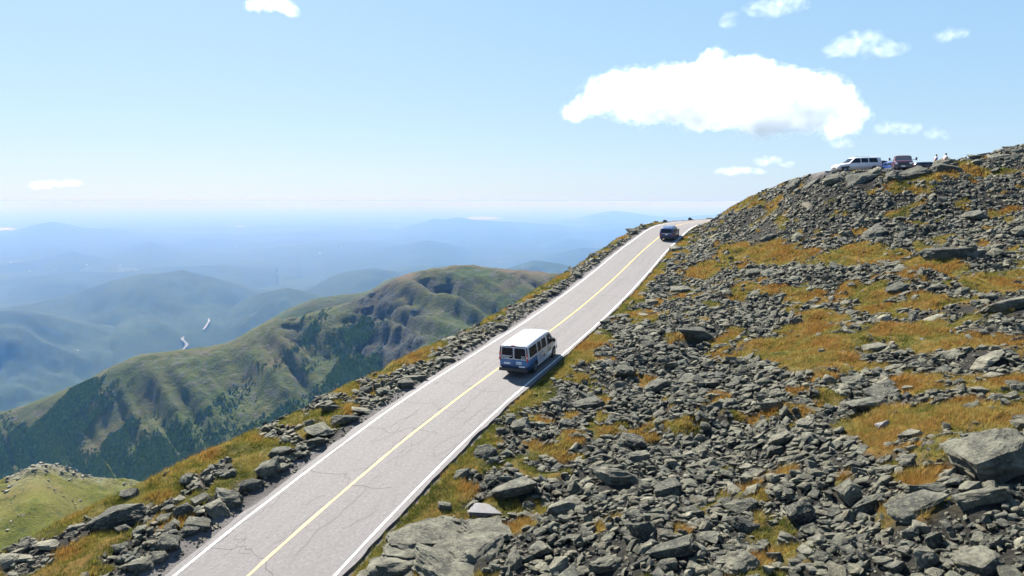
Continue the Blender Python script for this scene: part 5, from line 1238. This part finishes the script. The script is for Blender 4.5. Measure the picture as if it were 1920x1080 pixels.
# ------------------------------------------------------------------ clouds: closed volumes well above and beyond the haze
def cloud_mat(name, dens, nsc, lo, hi):
    q = bpy.data.materials.new(name); q.use_nodes = True; t = q.node_tree; t.nodes.clear(); o = t.nodes.new('ShaderNodeOutputMaterial')
    pv = t.nodes.new('ShaderNodeVolumePrincipled'); pv.inputs['Color'].default_value = (.935, .937, .955, 1); pv.inputs['Anisotropy'].default_value = 0.22
    tc = t.nodes.new('ShaderNodeTexCoord'); nz = t.nodes.new('ShaderNodeTexNoise'); nz.inputs['Scale'].default_value = nsc; nz.inputs['Detail'].default_value = 7; nz.inputs['Roughness'].default_value = .68
    t.links.new(tc.outputs['Object'], nz.inputs['Vector']); mr = t.nodes.new('ShaderNodeMapRange'); mr.inputs[1].default_value = lo; mr.inputs[2].default_value = hi; mr.inputs[3].default_value = 0.0; mr.inputs[4].default_value = dens
    t.links.new(nz.outputs['Fac'], mr.inputs[0]); t.links.new(mr.outputs[0], pv.inputs['Density']); t.links.new(pv.outputs[0], o.inputs['Volume']); return q
MC1 = [cloud_mat('cloud_fringe', .0016, .009, .46, .72), cloud_mat('cloud_body', .0055, .008, .44, .68), cloud_mat('cloud_core', .0065, .006, .40, .64)]; MC2 = [cloud_mat('wisp_fringe', .0008, .011, .46, .74), cloud_mat('wisp_body', .0012, .010, .44, .70), MC1[0]]
ctex = bpy.data.textures.new('billow', 'CLOUDS'); ctex.noise_scale = 190; ctex.noise_depth = 4; ctex2 = bpy.data.textures.new('wisp', 'CLOUDS'); ctex2.noise_scale = 62; ctex2.noise_depth = 5
def cloud(label, puffs, Y, mats, disp=120, vox=24, shells=((1.03, 0), (.87, 1), (.68, 2))):
    c0 = Vector(at(puffs[0][0], puffs[0][1], Y)); joined = bmesh.new()
    for sc, mi in shells:
        bm = bmesh.new(); r = random.Random(int(puffs[0][0]))
        for (u, v, ru, rv) in puffs:
            k = Y / F * sc; p = Vector(at(u, v, Y + r.uniform(-1, 1) * ru * Y / F * .5)) - c0
            bmesh.ops.create_icosphere(bm, subdivisions=3, radius=1, matrix=Matrix.Translation(p) @ Matrix.Diagonal((ru * k, ru * k * .9, rv * k, 1)))
        o = bpy.data.objects.new('tmp', bm_mesh('tmp', bm)); COL.objects.link(o)
        a_ = o.modifiers.new('r', 'REMESH'); a_.mode = 'VOXEL'; a_.voxel_size = vox
        for tx, st_ in ((ctex, disp), (ctex2, disp * .75)):
            b_ = o.modifiers.new('d', 'DISPLACE'); b_.texture = tx; b_.strength = st_ * (1.25 if mi == 0 else 1); b_.texture_coords = 'LOCAL'; b_.mid_level = .55
        bpy.context.view_layer.update(); ne = bpy.data.meshes.new_from_object(o.evaluated_get(bpy.context.evaluated_depsgraph_get())); bpy.data.objects.remove(o)
        ne.polygons.foreach_set('material_index', np.full(len(ne.polygons), mi, np.int32)); joined.from_mesh(ne); bpy.data.meshes.remove(ne)
    me = bpy.data.meshes.new('cloud'); joined.to_mesh(me); joined.free(); [me.materials.append(m_) for m_ in mats]
    o = link('cloud', me); o.location = c0; tag(o, label, 'cloud', 'white fair-weather clouds'); return o
cloud('largest cloud, a broad white cumulus with flat base above the crest', [(1090,205,40,26),(1130,180,50,40),(1150,155,38,30),(1210,165,60,45),(1255,150,50,35),(1300,150,60,40),(1335,125,42,36),(1345,108,22,20),(1390,130,50,30),(1420,125,38,26),(1400,190,90,55),(1300,195,90,45),(1210,205,70,34),(1470,160,60,40),(1520,165,60,38),(1560,185,50,38),(1500,215,90,40),(1590,215,44,34),(1440,235,70,26),(1340,225,70,24),(1580,240,44,20)], 6500, MC1)
cloud('small ragged cloud right of the largest cloud', [(1665,238,26,14),(1690,242,32,14),(1715,240,16,10)], 6800, MC2, 60, 26)
cloud('tiny faint puff at the far right of the cloud row', [(1755,250,22,13),(1770,258,14,10)], 6900, MC2, 60, 26)
cloud('small cloud hanging just beneath the right end of the largest cloud', [(1578,266,22,13),(1590,272,16,12)], 6800, MC2, 60, 26)
cloud('wispy cloud above the parked cars, high on the right', [(1610,78,50,24),(1660,95,45,16),(1585,92,45,14)], 6800, MC2, 110, 30)
cloud('cloud cut by the top edge right of centre', [(1465,8,50,22),(1420,14,30,14),(1365,38,24,18)], 6600, MC2, 90, 30)
cloud('small white cloud cut by the top edge left of centre', [(490,8,34,14),(525,12,32,14),(545,20,18,12)], 6600, MC1, 80, 26)
cloud('small flat cloud low above the skyline slope', [(1380,320,42,10),(1420,322,22,7),(1350,322,16,6)], 9000, MC2, 60, 30)
cloud('small puff just above the low flat cloud', [(1440,301,30,11),(1475,308,20,7)], 9000, MC2, 60, 30)
cloud('low flat cloud at the far left above the blue mountains', [(95,345,40,9),(135,343,26,7),(70,350,20,6)], 9000, MC2, 60, 30)
cloud('faint wisp near the top right corner', [(1785,66,34,14)], 6800, MC2, 80, 30)
